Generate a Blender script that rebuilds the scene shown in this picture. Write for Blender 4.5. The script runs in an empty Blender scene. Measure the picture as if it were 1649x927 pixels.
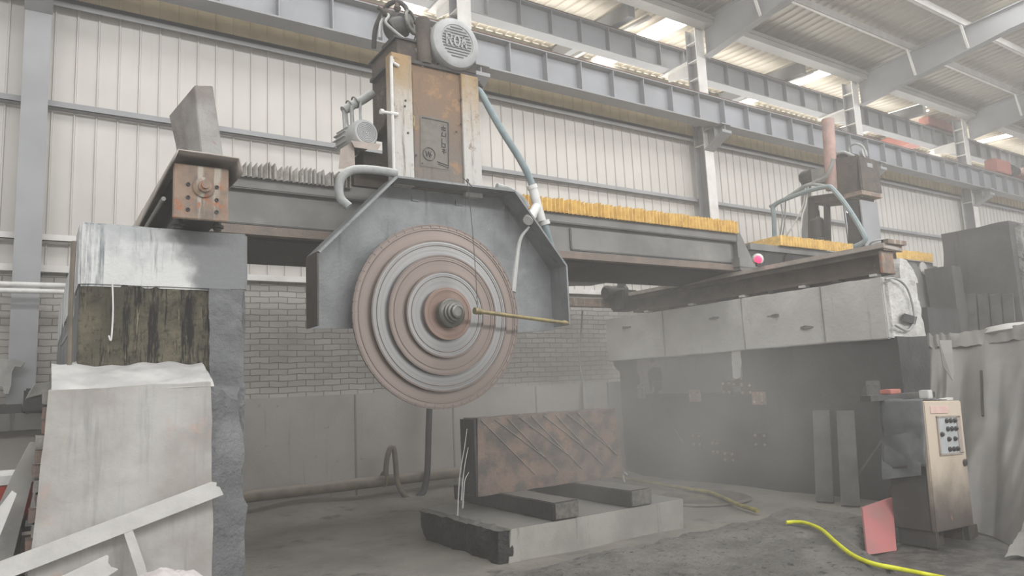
import bpy, bmesh, math, random
from mathutils import Vector, Matrix, noise as mn
random.seed(7)
S = bpy.context.scene
COL = S.collection
V = Vector
# ------------------------------------------------------------------ camera
F, CX, CY = 1151.39, 824.5, 463.5
RX = V((0.83448212, 0.03653098, 0.54982277))
RY = V((-0.54907448, 0.13922031, 0.82409643))
RZ = V((-0.04644145, -0.98958739, 0.13623508))
EYE = V((0, 0, 1.5))
cd = bpy.data.cameras.new('camera'); co = bpy.data.objects.new('camera', cd); COL.objects.link(co)
cd.sensor_width = 36; cd.lens = F / 1649 * 36; cd.clip_start = .05; cd.clip_end = 300
rt = V((RX[0], RY[0], RZ[0])); dn = V((RX[1], RY[1], RZ[1])); fw = V((RX[2], RY[2], RZ[2]))
co.matrix_world = Matrix(((rt.x, -dn.x, -fw.x, EYE.x), (rt.y, -dn.y, -fw.y, EYE.y), (rt.z, -dn.z, -fw.z, EYE.z), (0, 0, 0, 1)))
S.camera = co

def at(x, y, Y=None, X=None, Z=None):
    """measured point: where the sight line through a pixel meets the plane Y=, X= or Z= of the hall"""
    d = V((x - CX, y - CY, F))
    w = V((RX.dot(d), RY.dot(d), RZ.dot(d)))
    t = Y / w.y if Y is not None else X / w.x if X is not None else (Z - EYE.z) / w.z
    return EYE + w * t

# ------------------------------------------------------------------ materials
def srgb(c):
    return tuple(((v / 255) / 12.92 if v / 255 <= .04045 else ((v / 255 + .055) / 1.055) ** 2.4) for v in c) + (1,)

class NT:
    def __init__(s, name):
        s.m = bpy.data.materials.new(name); s.m.use_nodes = True
        s.n = s.m.node_tree.nodes; s.l = s.m.node_tree.links
        s.b = s.n['Principled BSDF']; s.out = s.n['Material Output']
    def new(s, t, **k):
        n = s.n.new(t)
        for a, v in k.items(): setattr(n, a, v)
        return n
    def link(s, a, b): s.l.new(a, b)
    def pos(s, sx=1, sy=1, sz=1, obj=False):
        g = s.new('ShaderNodeTexCoord').outputs['Object'] if obj else s.new('ShaderNodeNewGeometry').outputs['Position']
        m = s.new('ShaderNodeMapping'); m.inputs['Scale'].default_value = (sx, sy, sz)
        s.link(g, m.inputs['Vector']); return m.outputs['Vector']
    def noise(s, vec, scale, detail=6, rough=.6):
        n = s.new('ShaderNodeTexNoise'); n.inputs['Scale'].default_value = scale
        n.inputs['Detail'].default_value = detail; n.inputs['Roughness'].default_value = rough
        s.link(vec, n.inputs['Vector']); return n.outputs['Fac']
    def ramp(s, fac, lo, hi):
        r = s.new('ShaderNodeMapRange'); r.inputs[1].default_value = lo; r.inputs[2].default_value = hi
        r.interpolation_type = 'SMOOTHSTEP'
        s.link(fac, r.inputs[0]); return r.outputs[0]
    def mix(s, fac, a, b):
        m = s.new('ShaderNodeMix', data_type='RGBA')
        if isinstance(fac, (int, float)): m.inputs[0].default_value = fac
        else: s.link(fac, m.inputs[0])
        for i, c in ((6, a), (7, b)):
            if isinstance(c, tuple): m.inputs[i].default_value = c
            else: s.link(c, m.inputs[i])
        return m.outputs[2]
    def math(s, op, a, b=0.):
        m = s.new('ShaderNodeMath', operation=op)
        for i, c in ((0, a), (1, b)):
            if isinstance(c, (int, float)): m.inputs[i].default_value = c
            else: s.link(c, m.inputs[i])
        return m.outputs[0]
    def bump(s, h, strength=.3, dist=.02, prev=None):
        b = s.new('ShaderNodeBump'); b.inputs['Strength'].default_value = strength; b.inputs['Distance'].default_value = dist
        s.link(h, b.inputs['Height'])
        if prev is not None: s.link(prev, b.inputs['Normal'])
        s.link(b.outputs[0], s.b.inputs['Normal']); return b.outputs[0]
    def done(s, col, rough=.8, metal=0.):
        if isinstance(col, tuple): s.b.inputs['Base Color'].default_value = col
        else: s.link(col, s.b.inputs['Base Color'])
        s.b.inputs['Roughness'].default_value = rough; s.b.inputs['Metallic'].default_value = metal
        return s.m

def mat(name, c, c2=None, scale=2.5, lo=.35, hi=.65, streak=None, slo=.5, shi=.7, sscale=1., spot=None, plo=.62, phi=.7, pscale=6,
        rough=.8, metal=0., bump=.25, bscale=35, bdist=.02, dust=None, dlo=.3, dhi=.9):
    t = NT(name); p = t.pos()
    col = srgb(c)
    if c2: col = t.mix(t.ramp(t.noise(p, scale), lo, hi), srgb(c), srgb(c2))
    if streak:
        q = t.pos(7 * sscale, 7 * sscale, .55 * sscale)
        f = t.ramp(t.noise(q, 1.3, 5, .65), slo, shi)
        col = t.mix(f, col, srgb(streak))
    if spot:
        f = t.ramp(t.noise(p, pscale, 8, .7), plo, phi)
        col = t.mix(f, col, srgb(spot))
    if dust:
        g = t.new('ShaderNodeNewGeometry'); x = t.new('ShaderNodeSeparateXYZ'); t.link(g.outputs['Normal'], x.inputs[0])
        f = t.ramp(x.outputs[2], dlo, dhi)
        col = t.mix(f, col, srgb(dust))
    if bump: t.bump(t.noise(p, bscale, 7, .65), bump, bdist)
    return t.done(col, rough, metal)

def glow(name, c, st):
    t = NT(name); t.b.inputs['Emission Color'].default_value = srgb(c); t.b.inputs['Emission Strength'].default_value = st
    return t.done(srgb(c), .6)

M = {}
M['cladding'] = mat('cladding', (193, 189, 183), (184, 180, 174), .7, streak=(168, 163, 156), slo=.55, shi=.85, rough=.55, bump=.05)
M['strip'] = mat('strip_sheet', (196, 180, 146), (178, 160, 124), 1.5, rough=.6, bump=.05)
M['steel'] = mat('grey_steel', (142, 143, 145), (130, 131, 133), 1.2, streak=(124, 124, 124), slo=.6, shi=.85, rough=.5, bump=.04, dust=(150, 147, 142))
M['steel_blue'] = mat('girder_steel', (142, 144, 149), (130, 132, 136), 1.0, streak=(118, 119, 122), slo=.62, shi=.85, rough=.5, bump=.04, dust=(150, 140, 132))
M['white_steel'] = mat('white_steel', (214, 212, 208), (196, 193, 188), 2, rough=.5, bump=.05)
M['rail_rust'] = mat('rail_rust', (104, 66, 54), (76, 52, 46), 6, rough=.8)
M['roof'] = mat('roof_sheet', (156, 150, 136), (142, 136, 123), .5, streak=None, spot=(134, 98, 60), plo=.68, phi=.82, pscale=.9, rough=.5, bump=.03)
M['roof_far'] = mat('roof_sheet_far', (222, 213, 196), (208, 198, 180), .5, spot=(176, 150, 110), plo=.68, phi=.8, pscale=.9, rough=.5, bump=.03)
M['gutter'] = mat('gutter_sheet', (150, 149, 143), (134, 133, 128), .8, rough=.5, bump=.03)
M['concrete'] = mat('wall_concrete', (158, 154, 148), (144, 140, 135), .9, streak=(126, 122, 117), slo=.6, shi=.85, spot=(108, 105, 100), bump=.2, rough=.85)
M['joint'] = mat('joint_line', (122, 119, 114), None, bump=0)
t = NT('floor_slurry'); p = t.pos(); sy = t.new('ShaderNodeSeparateXYZ'); t.link(p, sy.inputs[0])
c = t.mix(t.ramp(t.noise(p, 1.1), .35, .65), srgb((136, 132, 124)), srgb((114, 110, 104)))
c = t.mix(t.ramp(t.noise(p, 2.4, 8, .7), .55, .7), c, srgb((78, 76, 72)))
f = t.math('ADD', sy.outputs[1], t.math('MULTIPLY', t.noise(p, 2.), .8))
d = t.mix(t.ramp(t.noise(p, 7, 8, .7), .4, .62), srgb((66, 64, 62)), srgb((96, 94, 90)))
c = t.mix(t.ramp(f, 4.3, 4.7), d, c)
t.bump(t.noise(p, 9, 8, .7), .6, .04); M['floor'] = t.done(c, .5)
M['kerb'] = mat('kerb_concrete', (128, 125, 120), (102, 100, 96), 3, spot=(64, 62, 60), plo=.55, phi=.66, pscale=14, bump=1., bscale=26, bdist=.05, rough=.85)
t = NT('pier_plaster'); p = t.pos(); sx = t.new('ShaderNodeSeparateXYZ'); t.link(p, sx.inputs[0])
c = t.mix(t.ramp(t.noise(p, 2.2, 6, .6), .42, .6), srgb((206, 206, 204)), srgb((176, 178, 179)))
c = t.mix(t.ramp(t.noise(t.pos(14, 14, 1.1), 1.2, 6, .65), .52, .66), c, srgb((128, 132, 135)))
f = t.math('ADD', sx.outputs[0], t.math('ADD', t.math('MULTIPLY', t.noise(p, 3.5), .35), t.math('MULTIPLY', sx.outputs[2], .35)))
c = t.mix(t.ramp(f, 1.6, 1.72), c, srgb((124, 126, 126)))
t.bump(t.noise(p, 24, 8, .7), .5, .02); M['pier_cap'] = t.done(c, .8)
M['pier_rough'] = mat('pier_mortar', (128, 130, 130), (106, 108, 108), 3, spot=(84, 86, 86), plo=.6, phi=.7, pscale=7, bump=.8, bscale=20, bdist=.04, rough=.8)
t = NT('pier_moss'); p = t.pos(); q = t.pos(20, 20, 1.5)
c = t.mix(t.ramp(t.noise(p, 3, 8, .7), .35, .65), srgb((136, 129, 106)), srgb((90, 86, 73)))
c = t.mix(t.ramp(t.noise(p, 26, 6, .7), .5, .66), c, srgb((70, 66, 54)))
c = t.mix(t.ramp(t.noise(q, 1.1, 9, .8), .49, .57), c, srgb((40, 38, 35)))
c = t.mix(t.ramp(t.noise(t.pos(34, 34, 2.2), 1, 6, .7), .6, .68), c, srgb((160, 152, 122)))
t.bump(t.noise(q, 2, 8, .75), 1., .04); M['pier_moss'] = t.done(c, .75)
M['base_block'] = mat('base_stone', (174, 172, 168), (152, 147, 141), 2.6, streak=(138, 137, 136), slo=.5, shi=.75, sscale=1.7, spot=(176, 150, 138), plo=.58, phi=.74, pscale=3.2, bump=.25, bscale=22, rough=.7)
M['white_dust'] = mat('white_dust', (190, 189, 186), (168, 167, 165), 5, bump=.5, bscale=18, rough=.9)
M['white_band'] = mat('white_plaster', (192, 190, 186), (174, 172, 168), 1.2, streak=(132, 130, 127), slo=.6, shi=.78, spot=(112, 110, 107), plo=.68, phi=.74, pscale=4, bump=.5, bscale=14, rough=.85)
M['white_rubble'] = mat('white_rubble', (216, 214, 210), (188, 185, 180), 5, spot=(132, 126, 118), plo=.62, phi=.68, pscale=5, bump=1., bscale=12, bdist=.05, rough=.85)
M['dark_wall'] = mat('wet_dark_concrete', (64, 63, 62), (48, 47, 46), 1.3, streak=(42, 42, 41), slo=.55, shi=.72, spot=(92, 90, 86), plo=.6, phi=.75, pscale=2.2, bump=.5, bscale=16, rough=.6)
M['mid_wall'] = mat('grey_render', (112, 110, 106), (96, 94, 91), 1.3, streak=(72, 71, 69), slo=.58, shi=.7, bump=.4, rough=.7)
M['rust_plate'] = mat('rusty_plate', (148, 126, 108), (112, 102, 94), 7, streak=(172, 164, 152), slo=.54, shi=.66, sscale=1.6, spot=(158, 100, 66), plo=.56, phi=.66, pscale=8, bump=.3, rough=.7, metal=.1)
M['rust_dark'] = mat('dark_rust', (82, 72, 64), (60, 54, 49), 4, spot=(108, 92, 76), plo=.58, phi=.7, pscale=5, bump=.5, rough=.75)
M['dark_iron'] = mat('dark_iron', (56, 54, 52), (42, 41, 40), 4, spot=(74, 66, 58), plo=.6, phi=.7, bump=.4, rough=.6, dust=(108, 106, 102))
M['black'] = mat('black_recess', (26, 25, 24), (36, 34, 32), 4, bump=.2, rough=.7)
M['head_panel'] = mat('ochre_steel', (146, 122, 92), (128, 110, 88), 4, streak=(112, 106, 98), slo=.46, shi=.66, sscale=.7, spot=(96, 74, 56), plo=.62, phi=.72, pscale=8, bump=.25, rough=.6)
t = NT('ochre_fading'); p = t.pos(); sx = t.new('ShaderNodeSeparateXYZ'); t.link(p, sx.inputs[0])
zz = t.math('ADD', sx.outputs[2], t.math('MULTIPLY', t.noise(p, 3.5, 8, .7), .9))
c = t.mix(t.ramp(zz, 4.35, 5.2), srgb((182, 179, 174)), srgb((148, 122, 82)))
c = t.mix(t.ramp(t.noise(p, 6, 8, .75), .56, .68), c, srgb((112, 90, 66)))
c = t.mix(t.ramp(t.noise(t.pos(12, 12, .9), 1.2, 6, .7), .52, .68), c, srgb((122, 114, 104)))
t.bump(t.noise(p, 30), .25); M['head_strip'] = t.done(c, .6)
t = NT('ochre_panel'); p = t.pos(); sx = t.new('ShaderNodeSeparateXYZ'); t.link(p, sx.inputs[0])
zz = t.math('ADD', sx.outputs[2], t.math('MULTIPLY', t.noise(p, 3., 8, .7), .9))
c = t.mix(t.ramp(zz, 4.1, 5.), srgb((104, 97, 90)), srgb((118, 92, 68)))
c = t.mix(t.ramp(t.noise(p, 5, 8, .75), .54, .66), c, srgb((142, 110, 76)))
c = t.mix(t.ramp(t.noise(t.pos(9, 9, 1.6), 1.2, 8, .75), .55, .68), c, srgb((88, 72, 60)))
c = t.mix(t.ramp(t.noise(p, 11, 8, .75), .64, .7), c, srgb((72, 56, 46)))
t.bump(t.noise(p, 30), .25); M['head_panel'] = t.done(c, .6)
t = NT('nameplate_mat'); p = t.pos()
c = t.mix(t.ramp(t.noise(p, 6), .4, .6), srgb((104, 100, 92)), srgb((90, 86, 78)))
t.bump(t.noise(p, 60), .15); M['nameplate'] = t.done(c, .5, .3)
M['guard'] = mat('guard_sheet', (132, 134, 135), (112, 115, 116), 3, streak=(94, 96, 97), slo=.55, shi=.75, spot=(168, 170, 170), plo=.66, phi=.72, pscale=16, bump=.35, bscale=40, rough=.45, metal=.2)
M['guard_out'] = mat('guard_outer', (82, 76, 70), (66, 60, 54), 4, spot=(104, 78, 58), plo=.58, phi=.7, bump=.3, rough=.65)
M['motor_grey'] = mat('motor_paint', (166, 167, 166), (148, 149, 148), 4, spot=(146, 118, 88), plo=.64, phi=.74, pscale=5, bump=.12, rough=.55)
M['motor_line'] = mat('grille_line', (92, 94, 96), None, rough=.6, bump=0)
M['bridge'] = mat('bridge_paint', (124, 123, 120), (104, 103, 101), 1.6, streak=None, spot=(140, 138, 134), plo=.56, phi=.76, pscale=1.1, bump=.2, rough=.6, dust=(150, 148, 145))
M['bridge_edge'] = mat('bridge_edge', (128, 112, 100), (104, 96, 90), 3, bump=.3, rough=.7)
M['bellows_grey'] = mat('bellows_dusty', (176, 173, 167), (138, 134, 126), 9, spot=(98, 92, 84), plo=.6, phi=.68, pscale=22, bump=.3, rough=.85)
M['bellows_yellow'] = mat('bellows_yellow', (222, 186, 106), (196, 158, 84), 8, spot=(226, 204, 158), plo=.58, phi=.7, pscale=14, bump=.2, rough=.65)
M['hose_teal'] = mat('hose_teal', (116, 132, 136), (134, 146, 148), 7, bump=.2, rough=.55, dust=(182, 186, 186))
M['hose_grey'] = mat('hose_grey', (150, 152, 150), (126, 128, 126), 7, bump=.2, rough=.6, dust=(190, 190, 188))
M['pvc'] = mat('white_pvc', (214, 213, 210), (196, 194, 190), 6, bump=.08, rough=.45)
M['brass'] = mat('brass', (150, 136, 92), (126, 116, 88), 12, rough=.45, metal=.5, bump=.1)
M['granite'] = mat('brown_granite', (116, 98, 87), (80, 75, 71), 4.2, lo=.4, hi=.6, spot=(156, 118, 90), plo=.57, phi=.74, pscale=2.4, bump=.35, rough=.35)
M['timber'] = mat('wet_timber', (50, 48, 46), (38, 37, 36), 6, bump=.5, rough=.5, dust=(98, 96, 93))
M['timber_end'] = mat('timber_end', (112, 109, 104), (84, 82, 78), 18, bump=.7, bscale=60, rough=.8)
M['block_face'] = mat('pale_block', (160, 157, 150), (140, 137, 131), 2, streak=(112, 108, 102), slo=.56, shi=.7, spot=(156, 120, 80), plo=.7, phi=.8, pscale=1.7, bump=.25, rough=.65, dust=(112, 110, 106))
M['block_dark'] = mat('rough_block_end', (54, 52, 50), (40, 39, 38), 5, bump=1., bscale=14, bdist=.06, rough=.7, dust=(104, 102, 98))
M['pipe_dirty'] = mat('dirty_pipe', (116, 106, 92), (92, 86, 76), 4, bump=.25, rough=.65, dust=(132, 126, 116))
M['rubber'] = mat('black_rubber', (56, 56, 56), (44, 44, 44), 6, rough=.55, bump=.1)
M['yellow_hose'] = mat('yellow_hose', (214, 214, 26), (196, 198, 22), 8, rough=.4, bump=.05)
M['olive_hose'] = mat('muddy_hose', (150, 140, 60), (112, 104, 66), 8, rough=.6, bump=.1)
M['tarp'] = mat('grey_tarp', (128, 125, 121), (110, 108, 105), 1.2, streak=None, spot=(92, 90, 88), plo=.6, phi=.8, pscale=1.4, bump=.15, rough=.55)
M['tarp_light'] = mat('tarp_light', (178, 176, 171), (162, 159, 154), 2, bump=.1, rough=.5)
M['leather'] = mat('dark_cover', (104, 107, 107), (84, 87, 87), 3, bump=.15, rough=.33)
M['cab_dark'] = mat('cabinet_side', (72, 70, 68), (58, 57, 56), 3, bump=.15, rough=.6)
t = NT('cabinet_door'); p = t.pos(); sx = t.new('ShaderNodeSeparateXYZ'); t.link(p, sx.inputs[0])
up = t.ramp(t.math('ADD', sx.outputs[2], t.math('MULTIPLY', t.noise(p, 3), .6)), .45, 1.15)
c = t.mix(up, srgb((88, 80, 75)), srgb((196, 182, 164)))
c = t.mix(t.ramp(t.noise(p, 5, 8, .7), .6, .74), c, srgb((158, 122, 98)))
t.bump(t.noise(p, 30), .15); M['cab_door'] = t.done(c, .6)
M['panel_face'] = mat('button_panel', (178, 182, 182), (164, 168, 168), 5, rough=.5, bump=.05)
M['pink'] = mat('faded_pink_board', (172, 104, 102), (152, 106, 104), 3, spot=(150, 110, 106), bump=.1, rough=.7)
M['red'] = mat('red_paint', (176, 112, 100), (164, 102, 92), 2, rough=.55, bump=.05)
M['bucket'] = mat('red_plastic', (170, 66, 48), (150, 60, 46), 4, rough=.5, bump=.05)
M['plank'] = mat('white_plank', (200, 198, 195), (184, 182, 178), 4, spot=(160, 156, 150), plo=.64, phi=.76, pscale=5, bump=.2, rough=.75)
M['plank_dark'] = mat('dark_plank', (84, 82, 80), (66, 65, 63), 4, bump=.3, rough=.75)
M['plank_grey'] = mat('grey_plank', (150, 148, 144), (128, 126, 122), 4, bump=.3, rough=.75)
M['sack'] = mat('white_sack', (196, 191, 189), (178, 170, 168), 6, bump=.3, rough=.7)
M['brickred'] = mat('red_brick', (128, 104, 94), (112, 100, 92), 6, bump=.5, rough=.85)
M['rock'] = mat('grey_rock', (150, 147, 142), (120, 118, 113), 6, bump=.6, rough=.85)
M['rubble_wall'] = mat('rubble_wall', (150, 148, 144), (122, 120, 116), 4, spot=(90, 88, 85), plo=.55, phi=.62, pscale=7, bump=1., bscale=9, bdist=.06, rough=.85)
M['far_pier'] = mat('far_pier', (88, 87, 86), (74, 73, 72), 1.2, streak=(62, 61, 60), slo=.58, shi=.75, bump=.4, rough=.75)
M['dusty_sheet'] = mat('dusty_sheet', (176, 168, 160), (150, 142, 134), 4, spot=(122, 104, 92), plo=.62, phi=.7, bump=.3, rough=.8)
M['wood_cover'] = mat('wood_cover', (166, 154, 144), (146, 136, 128), 4, bump=.3, rough=.75, dust=(170, 160, 150))
M['chrome'] = mat('chrome_rod', (200, 204, 210), None, rough=.2, metal=.9, bump=0)
M['lamp_red'] = glow('lamp_red', (255, 50, 90), 2.2)
M['skylight'] = glow('skylight_sheet', (255, 250, 238), 9)
M['gold'] = mat('bronze_plate', (168, 128, 74), (140, 108, 70), 5, rough=.5, bump=.1)
t = NT('water_mat'); t.b.inputs['Transmission Weight'].default_value = .6; t.b.inputs['IOR'].default_value = 1.33
M['water'] = t.done(srgb((226, 226, 224)), .25)

# brick painted greyish white
t = NT('painted_brick'); g = t.new('ShaderNodeNewGeometry'); sp = t.new('ShaderNodeSeparateXYZ'); t.link(g.outputs['Position'], sp.inputs[0])
cb = t.new('ShaderNodeCombineXYZ'); wob = t.noise(t.pos(), 3.0, 3); w2 = t.math('MULTIPLY', t.math('SUBTRACT', wob, .5), .05)
t.link(sp.outputs[0], cb.inputs[0]); t.link(t.math('ADD', sp.outputs[2], w2), cb.inputs[1])
bk = t.new('ShaderNodeTexBrick'); t.link(cb.outputs[0], bk.inputs['Vector'])
bk.inputs['Scale'].default_value = 1; bk.inputs['Mortar Size'].default_value = .007; bk.inputs['Brick Width'].default_value = .25; bk.inputs['Row Height'].default_value = .082
bk.inputs['Mortar Smooth'].default_value = .4
bk.inputs['Color1'].default_value = srgb((172, 168, 163)); bk.inputs['Color2'].default_value = srgb((158, 154, 149)); bk.inputs['Mortar'].default_value = srgb((124, 120, 115))
c = t.mix(t.ramp(t.noise(t.pos(), 1.1), .5, .8), bk.outputs['Color'], srgb((142, 137, 131)))
b1 = t.bump(t.noise(t.pos(), 22), .35, .02)
inv = t.math('SUBTRACT', 1., bk.outputs['Fac']); t.bump(inv, .8, .012, b1); M['brick'] = t.done(c, .85)

# spinning-saw steel: rings of tone around the arbor
def blade_mat(name, ca, cb_, metal, rough):
    t = NT(name); tc = t.new('ShaderNodeTexCoord'); s2 = t.new('ShaderNodeSeparateXYZ'); t.link(tc.outputs['Object'], s2.inputs[0])
    r = t.math('SQRT', t.math('ADD', t.math('MULTIPLY', s2.outputs[0], s2.outputs[0]), t.math('MULTIPLY', s2.outputs[2], s2.outputs[2])))
    k = t.new('ShaderNodeCombineXYZ'); t.link(r, k.inputs[0])
    n1 = t.noise(k.outputs[0], 28, 5, .7)
    c = t.mix(t.ramp(n1, .3, .7), srgb(ca), srgb(cb_))
    tg = t.new('ShaderNodeTangent', direction_type='RADIAL', axis='Y'); t.link(tg.outputs[0], t.b.inputs['Tangent'])
    t.b.inputs['Anisotropic'].default_value = .85
    t.bump(n1, .12, .01)
    return t.done(c, rough, metal)
M['blade_rust'] = blade_mat('blade_rust', (140, 127, 120), (122, 110, 103), .3, .42)
M['blade_steel'] = blade_mat('blade_steel', (146, 146, 145), (126, 125, 123), .45, .36)
M['blade_edge'] = mat('blade_edge', (116, 102, 95), (104, 94, 88), 9, rough=.5, metal=.3, bump=.1)
M['flange'] = blade_mat('flange_rust', (134, 112, 101), (114, 94, 84), .3, .45)
M['arbor'] = mat('arbor_steel', (112, 112, 106), (92, 90, 84), 8, rough=.4, metal=.6, bump=.1)

# ------------------------------------------------------------------ mesh builder
class B:
    def __init__(s): s.bm = bmesh.new()
    def face(s, pts):
        return s.bm.faces.new([s.bm.verts.new(p) for p in pts])
    def box(s, x0, x1, y0, y1, z0, z1):
        return s.hexa([(x0, y0, z0), (x1, y0, z0), (x1, y1, z0), (x0, y1, z0), (x0, y0, z1), (x1, y0, z1), (x1, y1, z1), (x0, y1, z1)])
    def hexa(s, p):
        v = [s.bm.verts.new(V(q)) for q in p]
        for f in ((3, 2, 1, 0), (4, 5, 6, 7), (0, 1, 5, 4), (1, 2, 6, 5), (2, 3, 7, 6), (3, 0, 4, 7)): s.bm.faces.new([v[i] for i in f])
        return s
    def obox(s, c, ax, ay, az):
        """box from centre and three half-axis vectors"""
        c, ax, ay, az = V(c), V(ax), V(ay), V(az)
        return s.hexa([c - ax - ay - az, c + ax - ay - az, c + ax + ay - az, c - ax + ay - az, c - ax - ay + az, c + ax - ay + az, c + ax + ay + az, c - ax + ay + az])
    def bar(s, p0, p1, w, h, up=(0, 0, 1)):
        p0, p1 = V(p0), V(p1); d = (p1 - p0); a = d.normalized(); sd = a.cross(V(up)).normalized(); u = sd.cross(a)
        return s.obox((p0 + p1) / 2, d / 2, sd * w / 2, u * h / 2)
    def prism(s, pts, ext):
        ext = V(ext); a = [s.bm.verts.new(V(p)) for p in pts]; b = [s.bm.verts.new(V(p) + ext) for p in pts]; n = len(a)
        s.bm.faces.new(a[::-1]); s.bm.faces.new(b)
        for i in range(n): s.bm.faces.new((a[i], a[(i + 1) % n], b[(i + 1) % n], b[i]))
        return s
    def lathe(s, prof, o=(0, 0, 0), axis=(0, 1, 0), n=32, ring=False):
        a = V(axis).normalized(); u = a.orthogonal().normalized(); w = a.cross(u); o = V(o); rings = []
        for r, h in prof:
            rings.append([s.bm.verts.new(o + a * h + (u * math.cos(6.28318531 * i / n) + w * math.sin(6.28318531 * i / n)) * max(r, 1e-4)) for i in range(n)])
        for A, C in zip(rings, rings[1:]):
            for i in range(n): s.bm.faces.new((A[i], A[(i + 1) % n], C[(i + 1) % n], C[i]))
        if ring:
            for i in range(n): s.bm.faces.new((rings[-1][i], rings[-1][(i + 1) % n], rings[0][(i + 1) % n], rings[0][i]))
            return s
        s.bm.faces.new(rings[0][::-1]); s.bm.faces.new(rings[-1]); return s
    def cyl(s, p0, p1, r0, r1=None, n=16):
        p0, p1 = V(p0), V(p1); r1 = r0 if r1 is None else r1
        return s.lathe([(r0, 0), (r1, (p1 - p0).length)], p0, p1 - p0, n)
    def tube(s, pts, r, n=10, sub=6):
        pts = [V(p) for p in pts]
        if sub > 1 and len(pts) > 2:
            q = [pts[0] * 2 - pts[1]] + pts + [pts[-1] * 2 - pts[-2]]; out = []
            for i in range(1, len(q) - 2):
                for k in range(sub):
                    t = k / sub; a, b, c, d = q[i - 1:i + 3]
                    out.append(.5 * ((2 * b) + (c - a) * t + (2 * a - 5 * b + 4 * c - d) * t * t + (3 * b - a - 3 * c + d) * t ** 3))
            pts = out + [pts[-1]]
        rings = []; u = None
        for i, p in enumerate(pts):
            d = (pts[min(i + 1, len(pts) - 1)] - pts[max(i - 1, 0)]).normalized()
            u = (d.orthogonal() if u is None else u - d * u.dot(d)).normalized(); w = d.cross(u)
            rr = r if isinstance(r, (int, float)) else r[0] + (r[1] - r[0]) * i / (len(pts) - 1)
            rings.append([s.bm.verts.new(p + (u * math.cos(6.28318531 * k / n) + w * math.sin(6.28318531 * k / n)) * rr) for k in range(n)])
        for A, C in zip(rings, rings[1:]):
            for i in range(n): s.bm.faces.new((A[i], A[(i + 1) % n], C[(i + 1) % n], C[i]))
        s.bm.faces.new(rings[0][::-1]); s.bm.faces.new(rings[-1]); return s
    def torus(s, c, R, r, axis=(0, 1, 0), n=28, m=8, arc=1.):
        a = V(axis).normalized(); u = a.orthogonal().normalized(); w = a.cross(u); c = V(c)
        k = int(n * arc)
        return s.tube([c + (u * math.cos(6.28318531 * i / n) + w * math.sin(6.28318531 * i / n)) * R for i in range(k + 1)], r, m, 1)
    def grid(s, fn, nu, nv):
        g = [[s.bm.verts.new(V(fn(i / nu, j / nv))) for j in range(nv + 1)] for i in range(nu + 1)]
        for i in range(nu):
            for j in range(nv): s.bm.faces.new((g[i][j], g[i + 1][j], g[i + 1][j + 1], g[i][j + 1]))
        return s
    def sheet(s, prof, ext, t=0):
        """open profile swept along ext"""
        ext = V(ext); a = [s.bm.verts.new(V(p)) for p in prof]; b = [s.bm.verts.new(V(p) + ext) for p in prof]
        for i in range(len(a) - 1): s.bm.faces.new((a[i], a[i + 1], b[i + 1], b[i]))
        return s
    def rough(s, amt=.02, size=.12, freq=3., bev=0.):
        """split long edges, then shift the surface with noise"""
        if bev: bmesh.ops.bevel(s.bm, geom=s.bm.edges[:], offset=bev, segments=2, affect='EDGES')
        for _ in range(7):
            e = [x for x in s.bm.edges if x.calc_length() > size]
            if not e or len(s.bm.verts) > 30000: break
            bmesh.ops.subdivide_edges(s.bm, edges=e, cuts=1, use_grid_fill=True)
        bmesh.ops.triangulate(s.bm, faces=[f for f in s.bm.faces if len(f.verts) > 4])
        s.bm.normal_update()
        for v in s.bm.verts:
            q = v.co * freq
            v.co += v.normal * amt * (mn.noise(q) + .5 * mn.noise(q * 2.7) + .3 * mn.noise(q * 6.1))
        return s
    def bev(s, w=.006, seg=2):
        bmesh.ops.bevel(s.bm, geom=s.bm.edges[:], offset=w, segments=seg, affect='EDGES', clamp_overlap=True); return s
    def recalc(s):
        bmesh.ops.recalc_face_normals(s.bm, faces=s.bm.faces[:]); return s

def put(name, b, m, parent=None, smooth=False, origin=None):
    b.bm.normal_update(); b.recalc()
    me = bpy.data.meshes.new(name)
    o = bpy.data.objects.new(name, me); COL.objects.link(o)
    if parent is not None:
        base = WORLD[parent]; o.parent = parent
        org = base if origin is None else V(origin); o.location = org - base
    elif origin is not None: org = V(origin); o.location = org
    else:
        cs = [v.co for v in b.bm.verts]; lo = V(map(min, zip(*cs))); hi = V(map(max, zip(*cs)))
        org = V(((lo.x + hi.x) / 2, (lo.y + hi.y) / 2, lo.z)); o.location = org
    WORLD[o] = org
    for v in b.bm.verts: v.co -= org
    b.bm.to_mesh(me); b.bm.free()
    me.materials.append(m if not isinstance(m, str) else M[m])
    if smooth:
        me.shade_smooth()
        if hasattr(me, 'set_sharp_from_angle'): me.set_sharp_from_angle(angle=math.radians(40))
    return o
WORLD = {}
def thing(name, label, cat, loc, group=None):
    o = bpy.data.objects.new(name, None); COL.objects.link(o); o.location = V(loc); o.empty_display_size = .1
    o['label'] = label; o['category'] = cat
    if group: o['group'] = group
    WORLD[o] = V(loc); return o
def tag(o, label, cat, group=None, kind=None):
    o['label'] = label; o['category'] = cat
    if group: o['group'] = group
    if kind: o['kind'] = kind
    return o
def struct(o, label=None):
    o['kind'] = 'structure'
    if label: o['label'] = label
    return o
def lab(o, s): o['label'] = s; return o
def dup(o, dv, label=None):
    """a thing moved by dv with copies of its parts and sub-parts"""
    def cp(a, par):
        c = a.copy(); COL.objects.link(c)
        if par is not None: c.parent = par
        for ch in a.children: cp(ch, c)
        return c
    r = cp(o, None); r.location = o.location + V(dv)
    if label: r['label'] = label
    return r

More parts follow.
